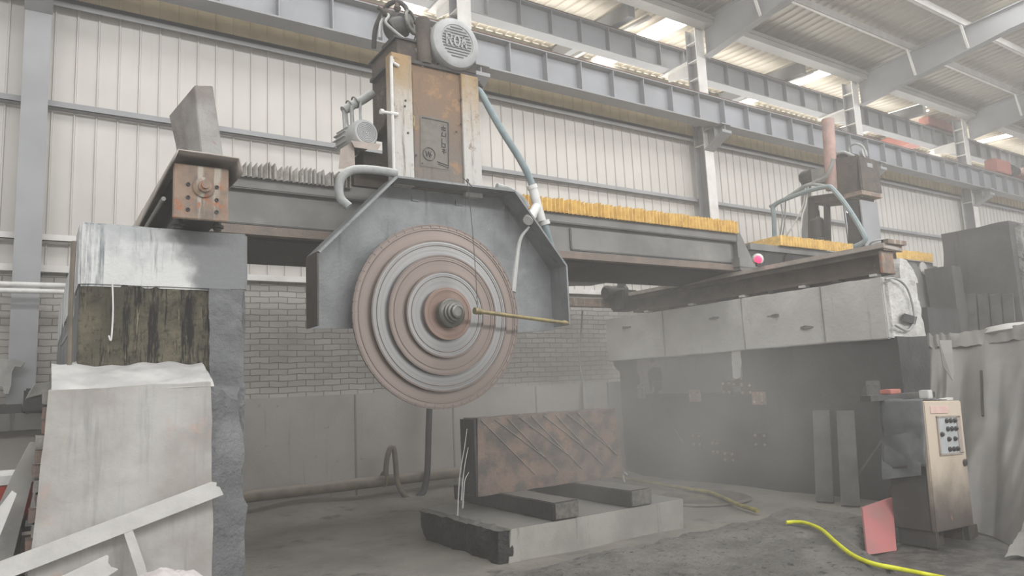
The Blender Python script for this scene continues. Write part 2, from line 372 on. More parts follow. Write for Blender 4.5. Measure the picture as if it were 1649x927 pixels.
# ------------------------------------------------------------------ the hall shell
X0, X1 = -7., 44.
def ribs(x0, x1, pitch, w, d):
    x = x0; out = []
    while x < x1:
        out += [(x, 0), (x + pitch - 2 * w, 0), (x + pitch - 1.5 * w, d), (x + pitch - .5 * w, d)]
        x += pitch
    return out
b = B().box(X0, X1, 9.5, 10.3, -.2, 1.5)
struct(put('wall_back', b, 'concrete'), 'grey cast concrete foot of the back wall')
b = B()
for x in [i * 1.52 + .62 for i in range(0, 12)]: b.box(x - .012, x + .012, 9.493, 9.52, .1, 1.49)
struct(put('trim_1', b, 'joint'), 'vertical joints in the concrete foot wall')
b = B().grid(lambda u, v: (X0 + (X1 - X0) * u, 9.96 + .012 * mn.noise(V((u * 200, v * 9, 0))), 1.5 + 1.6 * v), 220, 14)
struct(put('wall_brick', b, 'brick'), 'white painted brick band of the back wall')
b = B().box(X0, X1, 9.86, 10.1, 3.08, 3.16)
struct(put('trim_2', b, 'white_steel'), 'pale ledge along the top of the brick band')
b = B().sheet([(x, 10.0 - y, 3.15) for x, y in ribs(X0, X1, .235, .014, .022)], (0, 0, 3.45))
struct(put('wall_cladding', b, 'cladding'), 'ribbed cream metal cladding of the back wall')
b = B().sheet([(x, 10.02 - y, 6.55) for x, y in ribs(X0, X1, .235, .014, .022)], (0, 0, .5))
struct(put('wall_strip', b, 'strip'), 'tan ribbed strip above the cladding')
b = B().box(X0, X1, 9.84, 9.99, 6.46, 6.52).box(X0, X1, 9.84, 9.86, 6.4, 6.52)
struct(put('trim_3', b, 'steel'), 'grey beam along the top of the cladding')
for i, z in ((4, 5.15), (5, 3.5)):
    b = B().box(X0, X1, 9.86, 9.985, z - .05, z - .04).box(X0, X1, 9.86, 9.87, z - .05, z + .03)
    struct(put('trim_%d' % i, b, 'steel' if i == 4 else 'white_steel'), 'grey girt along the cladding')

def fz(x, y):
    h = .015 * mn.noise(V((x * 1.3, y * 1.3, 0))) + .008 * mn.noise(V((x * 5, y * 5, 3)))
    bank = max(0., (y - 8.7)) * .2 * (1. + .6 * mn.noise(V((x * .9, 0, 7))))
    return h + min(bank, .25)
b = B().grid(lambda u, v: (X0 + 34 * u, -3 + 13.1 * v, fz(X0 + 34 * u, -3 + 13.1 * v)), 250, 110)
struct(put('floor', b, 'floor', smooth=True), 'wet slurry covered floor of the saw pit')

# roof of this hall, low along the valley gutter, and of the next hall
def roofprof(x0, x1, pitch=.25): return ribs(x0, x1, pitch, .03, .035)
RS = .05
YE, ZE = 9.56, 9.16
b = B()
b.sheet([(x, YE, ZE - y) for x, y in roofprof(-4, X1)], (0, -8.0, RS * 8.0)); struct(put('ceiling', b, 'roof'), 'grey ribbed underside of the near roof')
SKY = [6.0, 11.2, 16.55, 21.4, 27.1]
xs = []; a = -4.
for s_ in SKY:
    xs.append((a, s_ - .4)); a = s_ + .4
xs.append((a, X1))
b = B()
for a0, a1 in xs: b.sheet([(x, 9.68, 9.12 - y) for x, y in roofprof(a0, a1)], (0, 12, RS * 12))
for s_ in SKY: b.sheet([(s_ - .4, 13.0, 9.12 + RS * 3.3), (s_ + .4, 13.0, 9.12 + RS * 3.3)], (0, 8.5, RS * 8.5))
struct(put('ceiling_far', b, 'roof_far'), 'bright ribbed underside of the next hall roof')
for i, s_ in enumerate(SKY):
    b = B().sheet([(s_ - .4, 9.68, 9.12), (s_ - .14, 9.68, 9.14), (s_ + .14, 9.68, 9.12), (s_ + .4, 9.68, 9.14)], (0, 3.32, RS * 3.32))
    struct(put('window_%d' % (i + 1), b, 'skylight'), 'bright translucent skylight strip in the next hall roof')
b = B().box(-4, X1, 21.5, 21.7, 0, 9.8); struct(put('wall_far', b, 'cladding'), 'far wall of the next hall')
COLX = [-.14, 5.68, 11.43, 17.2, 22.95, 28.7]
b = B().sheet([(-4, 9.22, 8.98), (-4, 9.22, 8.9), (-4, 9.25, 8.9), (-4, 9.27, 8.79), (-4, 9.53, 8.79), (-4, 9.56, 9.1)], (48, 0, 0))
struct(put('trim_6', b, 'gutter'), 'grey valley gutter under both roofs')

# ------------------------------------------------------------------ steel columns with crane brackets
CDESC = ['wide grey steel column at the far left of the hall behind the concrete pier',
         'grey steel column partly hidden behind the saw head and its big motor',
         'grey steel column standing between the near saw bridge and the far saw',
         'grey steel column behind the tower of the far saw',
         'grey steel column behind the tall dark far pier',
         'grey steel column farthest along the back wall']
for i, cx in enumerate(COLX):
    t_ = thing('steel_column', CDESC[i], 'column', (cx, 9.8, 0))
    w = .13
    b = B().box(cx - w, cx + w, 9.55, 9.57, 0, 8.85)
    put('front_flange', b, 'steel' if i == 0 else 'white_steel', t_)
    put('rear_flange', B().box(cx - w, cx + w, 9.81, 9.825, 0, 8.85), 'steel', t_)
    put('web', B().box(cx - .006, cx + .006, 9.57, 9.81, 0.02, 8.8), 'steel', t_)
    for z in (6.25, 6.72, 7.3, 7.7, 8.1, 8.5):
        put('stiffener', B().box(cx - w + .005, cx + w - .005, 9.57, 9.81, z, z + .02), 'white_steel', t_)
    br = put('bracket', B().prism([(cx - .01, 9.55, 6.14), (cx - .01, 9.55, 6.53), (cx - .01, 9.1, 6.53), (cx - .01, 9.1, 6.42)], (.02, 0, 0)), 'steel', t_)
    put('bracket_flange', B().box(cx - .14, cx + .14, 9.06, 9.55, 6.53, 6.555), 'steel', br)
    put('bracket_flange', B().hexa([(cx - .14, 9.55, 6.12), (cx + .14, 9.55, 6.12), (cx + .14, 9.06, 6.36), (cx - .14, 9.06, 6.36), (cx - .14, 9.55, 6.14), (cx + .14, 9.55, 6.14), (cx + .14, 9.06, 6.42), (cx - .14, 9.06, 6.42)]), 'steel', br)
    put('stiffener', B().box(cx - .13, cx + .13, 9.27, 9.29, 6.28, 6.53), 'steel', br)
    if i:
        br = put('bracket', B().prism([(cx - .01, 9.825, 7.84), (cx - .01, 9.825, 8.14), (cx - .01, 10.5, 8.14), (cx - .01, 10.5, 8.0)], (.02, 0, 0)), 'white_steel', t_)
        put('bracket_flange', B().box(cx - .14, cx + .14, 9.825, 10.6, 8.14, 8.165), 'white_steel', br)

def girder(name, label, y, z0, z1, x0, x1, pitch, off, fl):
    t_ = thing(name, label, 'crane girder', (x0, y, z0))
    put('web', B().box(x0, x1, y - .006, y + .006, z0 + .02, z1 - .02), 'steel_blue', t_)
    put('bottom_flange', B().box(x0, x1, y - fl, y + fl, z0, z0 + .025), 'steel', t_)
    put('top_flange', B().box(x0, x1, y - fl, y + fl, z1 - .025, z1), 'steel', t_)
    put('crane_rail', B().box(x0, x1, y - .035, y + .035, z1, z1 + .05).box(x0, x1, y - fl - .004, y - fl + .02, z1 - .005, z1 + .012), 'rail_rust', t_)
    x = x0 + off; first = None; zb = z0 + .025; me = None
    while x < x1:
        if first is None:
            first = put('stiffener', B().box(x - .008, x + .008, y - fl * .9, y - .006, zb, z1 - .025), 'steel_blue', t_); fx = x
        else:
            c = first.copy(); COL.objects.link(c); c.parent = t_; c.location = first.location + V((x - fx, 0, 0))
        x += pitch
girder('crane_girder', 'long grey crane girder of this hall running along the wall top on column brackets', 9.3, 6.56, 7.13, -3., 40., .75, .3, .15)
girder('crane_girder', 'long grey crane girder of the next hall, higher and behind the columns', 10.4, 8.17, 8.73, 2., 40., .73, .25, .13)

# rafters and purlins under the near roof
RD = ['nearest', 'second', 'third', 'fourth', 'fifth', 'sixth']
RLAB = ['grey tapered roof rafter above the left end of the hall, over the leaning steel box',
        'grey tapered roof rafter rising from the column behind the saw head',
        'grey tapered roof rafter rising from the column right of the saw bridge end',
        'grey tapered roof rafter rising from the column behind the far saw tower',
        'grey tapered roof rafter rising from the column over the dark far pier',
        'grey tapered roof rafter at the farthest column of the hall']
for i, cx in enumerate(COLX):
    if i == 0: continue
    t_ = thing('roof_rafter', RLAB[i], 'rafter', (cx, 9.5, 8.1))
    cx += .13
    zt = lambda y: ZE + RS * (YE - y) - .22
    zb = lambda y: 8.22 + (9.2 - y) * (.132 if y > 6 else .1) if y > 6 else 8.64 + (6 - y) * .06
    put('web', B().prism([(cx - .01, 9.5, zb(9.5)), (cx - .01, 9.5, zt(9.5)), (cx - .01, 1.6, zt(1.6)), (cx - .01, 1.6, zb(1.6)), (cx - .01, 6.001, zb(6.001))], (.02, 0, 0)), 'steel', t_)
    fl = lambda ya, yb, z: B().hexa([(cx - .1, ya, z(ya)), (cx + .1, ya, z(ya)), (cx + .1, yb, z(yb)), (cx - .1, yb, z(yb)), (cx - .1, ya, z(ya) + .02), (cx + .1, ya, z(ya) + .02), (cx + .1, yb, z(yb) + .02), (cx - .1, yb, z(yb) + .02)])
    put('top_flange', fl(9.5, 1.6, zt), 'steel', t_)
    put('bottom_flange', fl(9.5, 6.001, zb), 'steel', t_); put('bottom_flange', fl(6., 1.6, zb), 'steel', t_)
    for y in (8.1, 6.9):
        put('fly_brace', B().bar((cx - .3, y, zt(y) + .1), (cx - .03, y, zb(y) + .06), .045, .045), 'white_steel', t_)
    # rafter of the next hall
PL = ['grey roof purlin nearest the valley gutter under the near roof', 'second grey roof purlin from the valley gutter under the near roof',
      'third grey roof purlin from the valley gutter under the near roof', 'fourth grey roof purlin from the valley gutter, nearest the viewer']
for k, y in enumerate((8.1, 6.9, 5.7, 4.5)):
    z = ZE + RS * (YE - y) - .21
    o = put('roof_purlin', B().box(-3.8, X1, y - .035, y - .028, z, z + .17).box(-3.8, X1, y - .035, y + .035, z, z + .008).box(-3.8, X1, y + .03, y + .037, z, z + .03), 'white_steel')
    tag(o, PL[k], 'purlin')
FR = ['grey slanting rafter of the next hall seen behind the saw motor', 'grey slanting rafter of the next hall left of the second upper column',
      'grey slanting rafter of the next hall left of the third upper column', 'grey slanting rafter of the next hall near the red crane end']
for k, x in enumerate((4.1, 9.75, 15.45, 21.2)):
    t_ = thing('roof_rafter', FR[k], 'rafter', (x, 9.9, 8.8))
    put('web', B().hexa([(x - .09, 9.8, 8.76), (x + .09, 9.8, 8.76), (x + .09, 20, 9.26), (x - .09, 20, 9.26), (x - .09, 9.8, 9.06), (x + .09, 9.8, 9.06), (x + .09, 20, 9.56), (x - .09, 20, 9.56)]), 'steel', t_)
    put('brace', B().bar((x + .72, 10.0, 9.06), (x + .1, 12.6, 8.85), .1, .06), 'white_steel', t_)
FP = ['pale purlin of the next hall roof just behind the gutter', 'second pale purlin of the next hall roof behind the gutter', 'third pale purlin of the next hall roof, seen under the high girder']
for k, y in enumerate((11.0, 12.4, 13.7)):
    z = 9.12 + RS * (y - 9.68) - .2
    tag(put('roof_purlin', B().box(-3.8, X1, y - .03, y + .03, z, z + .15), 'gutter'), FP[k], 'purlin')

# overhead cranes
t_ = thing('overhead_crane', 'faded red overhead crane of the next hall riding on the high girder', 'crane', (23.2, 10.4, 8.78))
c0 = at(1512, 203, Y=10.4)
put('end_carriage', B().box(c0.x - .9, c0.x + 1.3, 10.25, 10.57, 8.81, 9.07).bev(.02), 'red', t_)
for dx in (-.5, .9): put('wheel', B().cyl((c0.x + dx, 10.32, 8.85), (c0.x + dx, 10.48, 8.85), .07), 'dark_iron', t_)
put('bridge_beam', B().box(c0.x - .25, c0.x + .45, 10.57, 20.5, 8.6, 9.0), 'red', t_)
t_ = thing('overhead_crane', 'red overhead crane of this hall at the far end of the lower girder', 'crane', (27.5, 9.3, 7.16))
c1 = at(1608, 275, Y=9.3)
put('end_carriage', B().box(c1.x - .5, c1.x + .5, 9.14, 9.46, 7.19, 7.6).bev(.02), 'red', t_)
put('drive_motor', B().cyl((c1.x + .5, 9.3, 7.4), (c1.x + 1.15, 9.3, 7.4), .17).cyl((c1.x + .7, 9.3, 7.4), (c1.x + .8, 9.3, 7.4), .2), 'dark_iron', t_, True)
put('bridge_beam', B().prism([(c1.x + .9, 9.4, 7.19), (c1.x + 2.2, 9.4, 7.19), (c1.x + 2.9, 9.4, 7.62), (c1.x + 1.7, 9.4, 7.62)], (0, -2.6, .1)), 'red', t_)

# ------------------------------------------------------------------ left pier
pier = thing('concrete_pier', 'tall weathered concrete pier on the left with white top and mossy stained middle', 'pier', (.6, 4.4, 0))
put('shaft', B().box(.17, 1.03, 4.47, 8.9, -.05, 2.2).rough(.018, .16, 2.6), 'pier_rough', pier, True)
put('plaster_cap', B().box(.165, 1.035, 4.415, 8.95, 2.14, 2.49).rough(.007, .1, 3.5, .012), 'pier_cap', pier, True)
put('stained_face', B().box(.175, .83, 4.43, 4.5, 1.45, 2.16).rough(.012, .07, 5), 'pier_moss', pier, True)
put('mortar_edge', B().box(.82, 1.01, 4.41, 4.5, -.05, 2.15).rough(.03, .06, 6), 'pier_rough', pier, True)
b = B()
def ledge(u, v):
    x = .06 + (.79 - .06) * u; y = 4.08 + .4 * v
    z = 1.575 + .16 * v ** .8 + .025 * mn.noise(V((x * 9, y * 9, 2))) * (v > .05)
    return (x, y, z)
b.grid(ledge, 40, 14)
put('dusty_ledge', b, 'white_dust', pier, True)
put('base_block', B().hexa([(-.05, 4.02, -.05), (.80, 4.06, -.05), (.80, 4.5, -.05), (-.02, 4.5, -.05), (.05, 4.08, 1.58), (.775, 4.08, 1.6), (.80, 4.5, 1.66), (.08, 4.5, 1.62)]).rough(.008, .09, 4), 'base_block', pier, True)
put('base_mortar', B().hexa([(.78, 4.09, -.05), (1.0, 4.16, -.05), (1.0, 4.5, -.05), (.78, 4.5, -.05), (.765, 4.12, 1.58), (.96, 4.25, 1.5), (.99, 4.5, 1.6), (.77, 4.5, 1.62)]).rough(.03, .06, 6), 'pier_rough', pier, True)
for k in range(16):
    x = .0 + random.uniform(-.03, .02); z = .5 + k * .068
    x = .03 + random.uniform(-.015, .015) - .05 * (1.58 - z); put('edge_brick', B().box(x, x + .06, 4.13, 4.25, z, z + .055).rough(.01, .05, 9), 'brickred' if k % 3 else 'rock', pier, True)
tag(put('wall_conduit', B().tube([(.14, 4.42, 2.38), (.135, 4.41, 2.1), (.14, 4.42, 1.66)], .012, 8, 3), 'pipe_dirty', None, True), 'thin dirty conduit running down the left edge of the concrete pier', 'conduit')
tag(put('hanging_cord', B().tube([at(181, 458, Y=4.40), at(182, 500, Y=4.395), at(179, 546, Y=4.39), at(175, 540, Y=4.395)], .0045, 6), 'pvc', None, True), 'short white cord hanging down the mossy face of the concrete pier', 'cord')
tag(put('hanging_cord', B().tube([at(118, 470, Y=4.45), at(117, 505, Y=4.43), at(110, 535, Y=4.42), at(101, 552, Y=4.5), at(98, 556, Y=4.6)], .006, 6), 'hose_grey', None, True), 'thin grey cable looping off the left edge of the concrete pier', 'cable')
for k, (dz, lb) in enumerate(((0, 'upper of the two white pipes running along the wall to the pier'), (-.07, 'lower of the two white pipes running along the wall to the pier'))):
    a = at(-60, 465, Y=9.2); c = at(112, 467, Y=9.2)
    tag(put('water_pipe', B().cyl((-6, 9.2, a.z + .05 + dz), (.6, 9.2, c.z + .05 + dz), .028), 'pvc', None, True), lb, 'pipe')
struct(put('trim_7', B().box(-6.9, .6, 9.3, 9.97, 1.28, 1.46).rough(.03, .25, 2), 'mid_wall', None, True), 'dark concrete ledge under the brick at the left')
# anvil shaped bracket, dark box and flat stone on the ledge
hb = thing('horn_bracket', 'pale metal bracket with a curved horn resting on the ledge by the grey column', 'bracket', at(10, 630, Y=9.3))
pts = [at(*q, Y=9.3) for q in ((-25, 585), (-5, 577), (22, 578), (40, 583), (34, 591), (24, 590), (19, 600), (18, 620), (14, 634), (6, 634), (4, 622), (-22, 622))]
put('horn', B().prism(pts, (0, .12, 0)), 'plank_grey', hb)
put('foot', B().box(pts[8].x - .5, pts[8].x + .12, 9.32, 9.5, 1.45, 1.56), 'dark_iron', hb)
a = at(62, 622, Y=9.3)
tag(put('tool_box', B().box(a.x - .13, a.x + .12, 9.25, 9.5, 1.46, 1.72).bev(.02).rough(.01, .08, 5), 'dark_iron', None, True), 'small dark box standing on the ledge right of the grey column', 'box')
a = at(88, 616, Y=5.2)
tag(put('flat_stone', B().hexa([a + V(q) for q in ((-.14, -.12, -.09), (.14, -.12, -.03), (.14, .2, -.03), (-.14, .2, -.09), (-.1, -.12, -.01), (.16, -.12, .04), (.16, .2, .04), (-.1, .2, -.01))]).rough(.015, .07, 6), 'rock', None, True), 'flat broken stone chip beside the top left corner of the pale base block', 'stone')

# ------------------------------------------------------------------ left runway
run = thing('runway_rail', 'rusty rail beam on top of the left pier, with a square bolted end plate', 'rail', (.73, 4.2, 2.49))
ep = put('end_plate', B().box(.59, .88, 4.2, 4.23, 2.505, 2.815).bev(.004), 'rust_plate', run)
bc = V((.745, 4.2, 2.69))
put('bearing', B().lathe([(.058, 0), (.058, .012), (.05, .018), (.034, .02), (.034, .045), (.02, .05), (.02, .062)], bc, (0, -1, 0), 24), 'rust_plate', ep, True)
for x in (.665, .815):
    for z in (2.555, 2.625, 2.70):
        put('bolt', B().lathe([(.0115, 0), (.0115, .006), (.006, .006), (.005, .001)], (x, 4.2, z), (0, -1, 0), 10), 'dark_iron', ep)
put('rail_beam', B().box(.64, .84, 4.24, 8.8, 2.52, 2.58).box(.70, .78, 4.24, 8.8, 2.58, 2.76).box(.62, .86, 4.24, 8.8, 2.76, 2.8), 'dark_iron', run)
put('feed_screw', B().cyl((.55, 4.26, 2.62), (.55, 8.7, 2.62), .012), 'arbor', run, True)
for x in (.63, .84): put('levelling_foot', B().cyl((x, 4.3, 2.47), (x, 4.3, 2.53), .022).cyl((x, 4.3, 2.485), (x, 4.3, 2.5), .035), 'dark_iron', run, True)
def wav(y, k): return .006 * mn.noise(V((y * 6, k, 0)))
b = B(); n = 60
def cov(u, v):
    y = 4.1 + 4.6 * u
    top = V((.60, y, 2.86 + wav(y, 1))); rt_ = V((.915, y, 2.855 + wav(y, 2)))
    if v < .34: k = v / .34; q = V((.60 - .02 - .13 * u, y, 2.80 - .26 * min(1, u * 1.5))); return q.lerp(top + V((-.045 * u, 0, 0)), k)
    if v < .67: return (top + V((-.045 * u, 0, 0))).lerp(rt_, (v - .34) / .33)
    return rt_.lerp(V((.93, y, 2.77 + wav(y, 3))), (v - .67) / .33)
b.grid(cov, n, 6)
put('sheet_cover', b, 'rust_dark', run, True)
o = bpy.data.objects['sheet_cover']; md = o.modifiers.new('s', 'SOLIDIFY'); md.thickness = .008; md.offset = 1
o.data.materials.clear(); o.data.materials.append(M['dusty_sheet'])
# leaning steel box over the left end of the bridge
fr = [at(*q, Y=6.2) for q in ((325, 252), (361, 252), (343, 138), (313, 137))]
bkl, bkt = at(290, 256, Y=6.75), at(272, 186, Y=6.75)
rr_ = [bkl, bkl + (fr[1] - fr[0]), bkt + (fr[2] - fr[3]), bkt]
for q in fr[:2] + rr_[:2]: q.z = max(q.z - .05, 3.51)
tag(put('leaning_box', B().hexa([fr[0], fr[1], rr_[1], rr_[0], fr[3], fr[2], rr_[2], rr_[3]]).bev(.006), mat('leaning_steel', (150, 148, 144), (112, 104, 98), 2.2, spot=(126, 88, 68), plo=.6, phi=.7, pscale=5, bump=.4, bscale=50, rough=.5), None), 'tall tilted grey steel box with chipped rusty edge on the left end of the bridge', 'steel box')

# ------------------------------------------------------------------ the saw bridge
br = thing('saw_bridge', 'long grey box beam of the near stone saw with pleated covers on top', 'saw bridge', (4.5, 6.9, 2.9))
put('box_beam', B().box(.95, 8.12, 6.52, 7.5, 2.97, 3.4), 'bridge', br)
put('top_guide', B().box(.95, 8.14, 6.44, 7.55, 3.36, 3.5).bev(.01), 'bridge', br)
put('lower_ledge', B().box(.95, 8.12, 6.46, 6.56, 2.95, 3.03), 'bridge_edge', br)
put('side_panel', B().box(5.2, 8.05, 6.49, 6.53, 3.06, 3.33).bev(.01), 'bridge', br)
put('side_panel', B().box(1.0, 4.9, 6.50, 6.53, 3.05, 3.34).bev(.008), 'bridge', br)
put('belly_plate', B().hexa([(1.0, 6.6, 2.93), (8.0, 6.6, 2.93), (8.0, 7.45, 2.86), (1.0, 7.45, 2.86), (1.0, 6.6, 2.98), (8.0, 6.6, 2.98), (8.0, 7.45, 2.98), (1.0, 7.45, 2.98)]), 'dark_iron', br)
put('end_bracket', B().prism([(8.12, 6.44, 3.5), (8.2, 6.44, 3.5), (8.42, 6.44, 3.12), (8.48, 6.44, 2.95), (8.12, 6.44, 2.95)], (0, .5, 0)), 'bridge', br)
put('end_carriage', B().box(8.02, 8.5, 6.35, 7.75, 2.99, 3.0).box(8.04, 8.48, 6.36, 7.7, 2.945, 3.12), 'bridge', br)
def bellows(x0, x1, y0, y1, z, pitch, h, jit, th=.03):
    b = B(); prof = []; x = x0; k = 0
    while x < x1:
        hh = h * (1 + jit * random.uniform(-.5, .5)); sk = jit * random.uniform(-.02, .02)
        prof.append((x, 0, 0)); prof.append((x + pitch * .42 + sk, hh, 1)); prof.append((x + pitch * .58 + sk, hh, 1)); x += pitch * (1 + jit * random.uniform(-.3, .3))
    prof.append((x1, 0, 0))
    rows = []
    for (x, hh, k) in prof:
        o_ = .1 * k
        rows.append([b.bm.verts.new(q) for q in ((x, y0 - o_ * .5, z - .035), (x, y0 - o_ * .5, z + th + hh), (x, (y0 + y1) / 2, z + th + .005 + hh), (x, y1 + o_ * .5, z + th + hh), (x, y1 + o_ * .5, z - .035))])
    for A, C in zip(rows, rows[1:]):
        for i in range(4): b.bm.faces.new((A[i], C[i], C[i + 1], A[i + 1]))
    return b
put('bellows_cover', bellows(1.42, 2.47, 6.42, 7.5, 3.49, .045, .045, .8, .06), 'bellows_grey', br)
lab(put('bellows_cover', bellows(3.85, 8.12, 6.42, 7.5, 3.5, .062, .05, .4, .085), 'bellows_yellow', br), 'yellow pleated cover')
put('hanging_sheet', B().grid(lambda u, v: at(905 + 145 * u, 432 + (8 + 22 * v) * (1 - .35 * u) + 4 * mn.noise(V((u * 5, v * 2, 0))), Y=7.62), 12, 3), 'tarp_light', br)

# ------------------------------------------------------------------ saw head
hd = thing('stone_saw', 'stone saw with ochre column, grey blade guard and stepped circular blades on the near bridge', 'stone saw', (3.2, 6.2, 2.2))
YF, YB = 5.86, 6.14
out = [at(*q, Y=YF) for q in ((514, 524), (513, 406), (639, 285), (828, 308), (911, 428), (916, 523))]
bk = [V((p.x, YB, p.z)) for p in out]
gd = put('blade_guard', B().prism([V((p.x, YB, p.z)) for p in out], (0, .02, 0)), 'guard', hd)
def strip(i, t=.014, mtl='guard', y0=YF, nm='guard_band', inn=0):
    a, c = out[i], out[i + 1]; d = (c - a).normalized(); nrm = V((-d.z, 0, d.x)) * t
    b = B().prism([V((a.x, y0, a.z)), V((c.x, y0, c.z)), V((c.x, y0, c.z)) + nrm, V((a.x, y0, a.z)) + nrm], (0, YB + .02 - y0, 0))
    return put(nm, b, mtl, gd)
for i in range(5): strip(i, mtl='guard_out' if i == 0 else 'guard')
for i in range(1, 5):
    a, c = out[i], out[i + 1]
    put('guard_lip', B().bar(V((a.x, YF - .004, a.z)), V((c.x, YF - .004, c.z)), .02, .03, (0, 1, 0)), 'guard', gd)
g0 = out[5]
put('splash_flap', B().hexa([(4.05, YB - .02, g0.z - .06), (g0.x, YB - .02, g0.z - .03), (g0.x, YB + .02, g0.z - .03), (4.05, YB + .02, g0.z - .06), (4.05, YB - .02, g0.z + .1), (g0.x, YB - .02, g0.z + .1), (g0.x, YB + .02, g0.z + .1), (4.05, YB + .02, g0.z + .1)]), 'guard', gd)
for q in ((668, 320), (738, 327)):
    c = at(*q, Y=YB); put('bolt_plate', B().box(c.x - .035, c.x + .035, YB - .012, YB, c.z - .025, c.z + .025), 'guard', gd)
# blades
BX, BZ = 3.135, 2.19
def disc(name, R, y, th, m, edge=None):
    b = B().lathe([(.05, th / 2), (R - .004, th / 2), (R, th / 2 - .004), (R, -th / 2 + .004), (R - .004, -th / 2), (R - .03, -th / 2 - .0005), (R - .032, -th / 2 + .003), (.05, -th / 2 + .003)], (BX, y, BZ), (0, 1, 0), 128)
    return put(name, b, m, hd, True, origin=(BX, y, BZ))
radii = (.862, .706, .557, .40)
ys = (5.925, 5.885, 5.85, 5.82)
for i, (R, y) in enumerate(zip(radii, ys)):
    o = disc('saw_blade', R, y, .012, 'blade_rust' if i in (0, 2) else 'blade_steel')
    lab(o, ('largest rust brown blade', 'second silver blade', 'third brownish blade', 'smallest silver blade')[i])
    ring = put('blade_rim', B().lathe([(R - .012, -.012), (R + .003, -.012), (R + .003, .012), (R - .012, .012)], (BX, y, BZ), (0, 1, 0), 128, True), 'blade_edge', o, True, origin=(BX, y, BZ))
    put('groove_ring', B().torus((BX, y - .004, BZ), R - .05, .004, (0, 1, 0), 96, 6), 'blade_edge', o, True)
    if i == 0:
        b = B(); ns = 56
        for k in range(ns):
            a0 = 6.2832 * k / ns; a1 = a0 + 6.2832 / ns * .82
            P = lambda a, r, yy: (BX + math.cos(a) * r, yy, BZ + math.sin(a) * r)
            b.hexa([P(a0, R - .03, y - .011), P(a1, R - .03, y - .011), P(a1, R - .03, y + .011), P(a0, R - .03, y + .011), P(a0, R + .006, y - .011), P(a1, R + .006, y - .011), P(a1, R + .006, y + .011), P(a0, R + .006, y + .011)])
        put('diamond_segments', b, 'blade_rust', o)
o = disc('flange', .245, 5.785, .03, 'flange')
put('arbor', B().lathe([(.12, .05), (.132, .0), (.134, -.07), (.12, -.085), (.1, -.09), (.1, -.115), (.084, -.12), (.084, -.15), (.066, -.155), (.06, -.185), (.044, -.19), (.04, -.182), (.001, -.182)], (BX, 5.77, BZ), (0, 1, 0), 40), 'arbor', hd, True)
# column
cl = put('column', B().box(2.97, 3.54, 6.1, 6.42, 3.45, 4.72), 'head_panel', hd)
lab(cl, 'ochre steel column front')
put('side_strip', B().box(2.76, 2.975, 6.06, 6.2, 3.45, 4.78).bev(.004), 'head_strip', hd)
lab(put('side_strip', B().box(3.535, 3.74, 6.06, 6.42, 3.42, 4.72).bev(.004), 'head_strip', hd), 'strip fading from ochre to white')
put('access_door', B().box(2.99, 3.53, 6.085, 6.11, 3.52, 4.64).bev(.004), 'head_panel', hd)
np_ = put('nameplate', B().hexa([at(677, 267, Y=6.08), at(724, 273.5, Y=6.08), at(724, 273.5, Y=6.1), at(677, 267, Y=6.1), at(677, 185, Y=6.08), at(724, 195, Y=6.08), at(724, 195, Y=6.1), at(677, 185, Y=6.1)]), 'nameplate', hd)
PA, PB_, PC = at(677, 185, Y=6.079), at(724, 195, Y=6.079), at(677, 267, Y=6.079)
def pl(u, v): return PA + (PB_ - PA) * u + (PC - PA) * v + V((0, -.003, 0))
def strokes(lines, nm, par, fn, w, m):
    b = B()
    for l in lines:
        for p, q in zip(l, l[1:]): b.bar(fn(*p), fn(*q), w, .006, (0, 1, 0))
    return put(nm, b, m, par)
strokes([[(.78, .12), (.78, .19)], [(.70, .16), (.86, .16)], [(.72, .2), (.86, .205)],
         [(.74, .26), (.74, .33), (.86, .33)], [(.86, .26), (.86, .33)], [(.72, .28), (.72, .34)],
         [(.73, .38), (.73, .56)], [(.73, .48), (.84, .48)], [(.84, .48), (.84, .55), (.76, .55)],
         [(.74, .6), (.86, .6)], [(.74, .64), (.88, .64)], [(.8, .58), (.8, .68)],
         [(.56, .86), (.92, .9)], [(.6, .9), (.9, .94)], [(.06, .04), (.94, .04)], [(.95, .05), (.95, .95)]], 'lettering', np_, pl, .006, 'dark_iron')
ce = (.29, .74)
strokes([[(ce[0] + .2 * math.cos(a * .2618), ce[1] + .125 * math.sin(a * .2618)) for a in range(25)], [(.18, .69), (.22, .79), (.27, .69), (.31, .79)], [(.37, .68), (.31, .72), (.37, .76), (.32, .8)]], 'emblem', np_, pl, .006, 'dark_iron')
for u, v in ((.06, .05), (.94, .07), (.07, .94), (.93, .95)):
    put('rivet', B().lathe([(.006, 0), (.005, .004), (.001, .005)], pl(u, v), (0, -1, 0), 8), 'dark_iron', np_)
gl_ = at(665, 198, Y=6.08)
put('door_handle', B().tube([gl_ + V((0, -.005, .07)), gl_ + V((.005, -.02, .03)), gl_ + V((0, -.02, -.03)), gl_ + V((.006, -.005, -.06))], .011, 8), 'brass', hd, True)
for q in ((653, 162), (652, 171), (742, 160), (742, 200), (657, 214), (735, 212), (670, 250)):
    c = at(*q, Y=6.06); put('bolt', B().lathe([(.012, 0), (.01, .008)], c, (0, -1, 0), 8), 'dark_iron', hd)
put('head_cap', B().box(2.8, 3.73, 6.07, 6.7, 4.72, 4.755), 'dark_iron', hd)
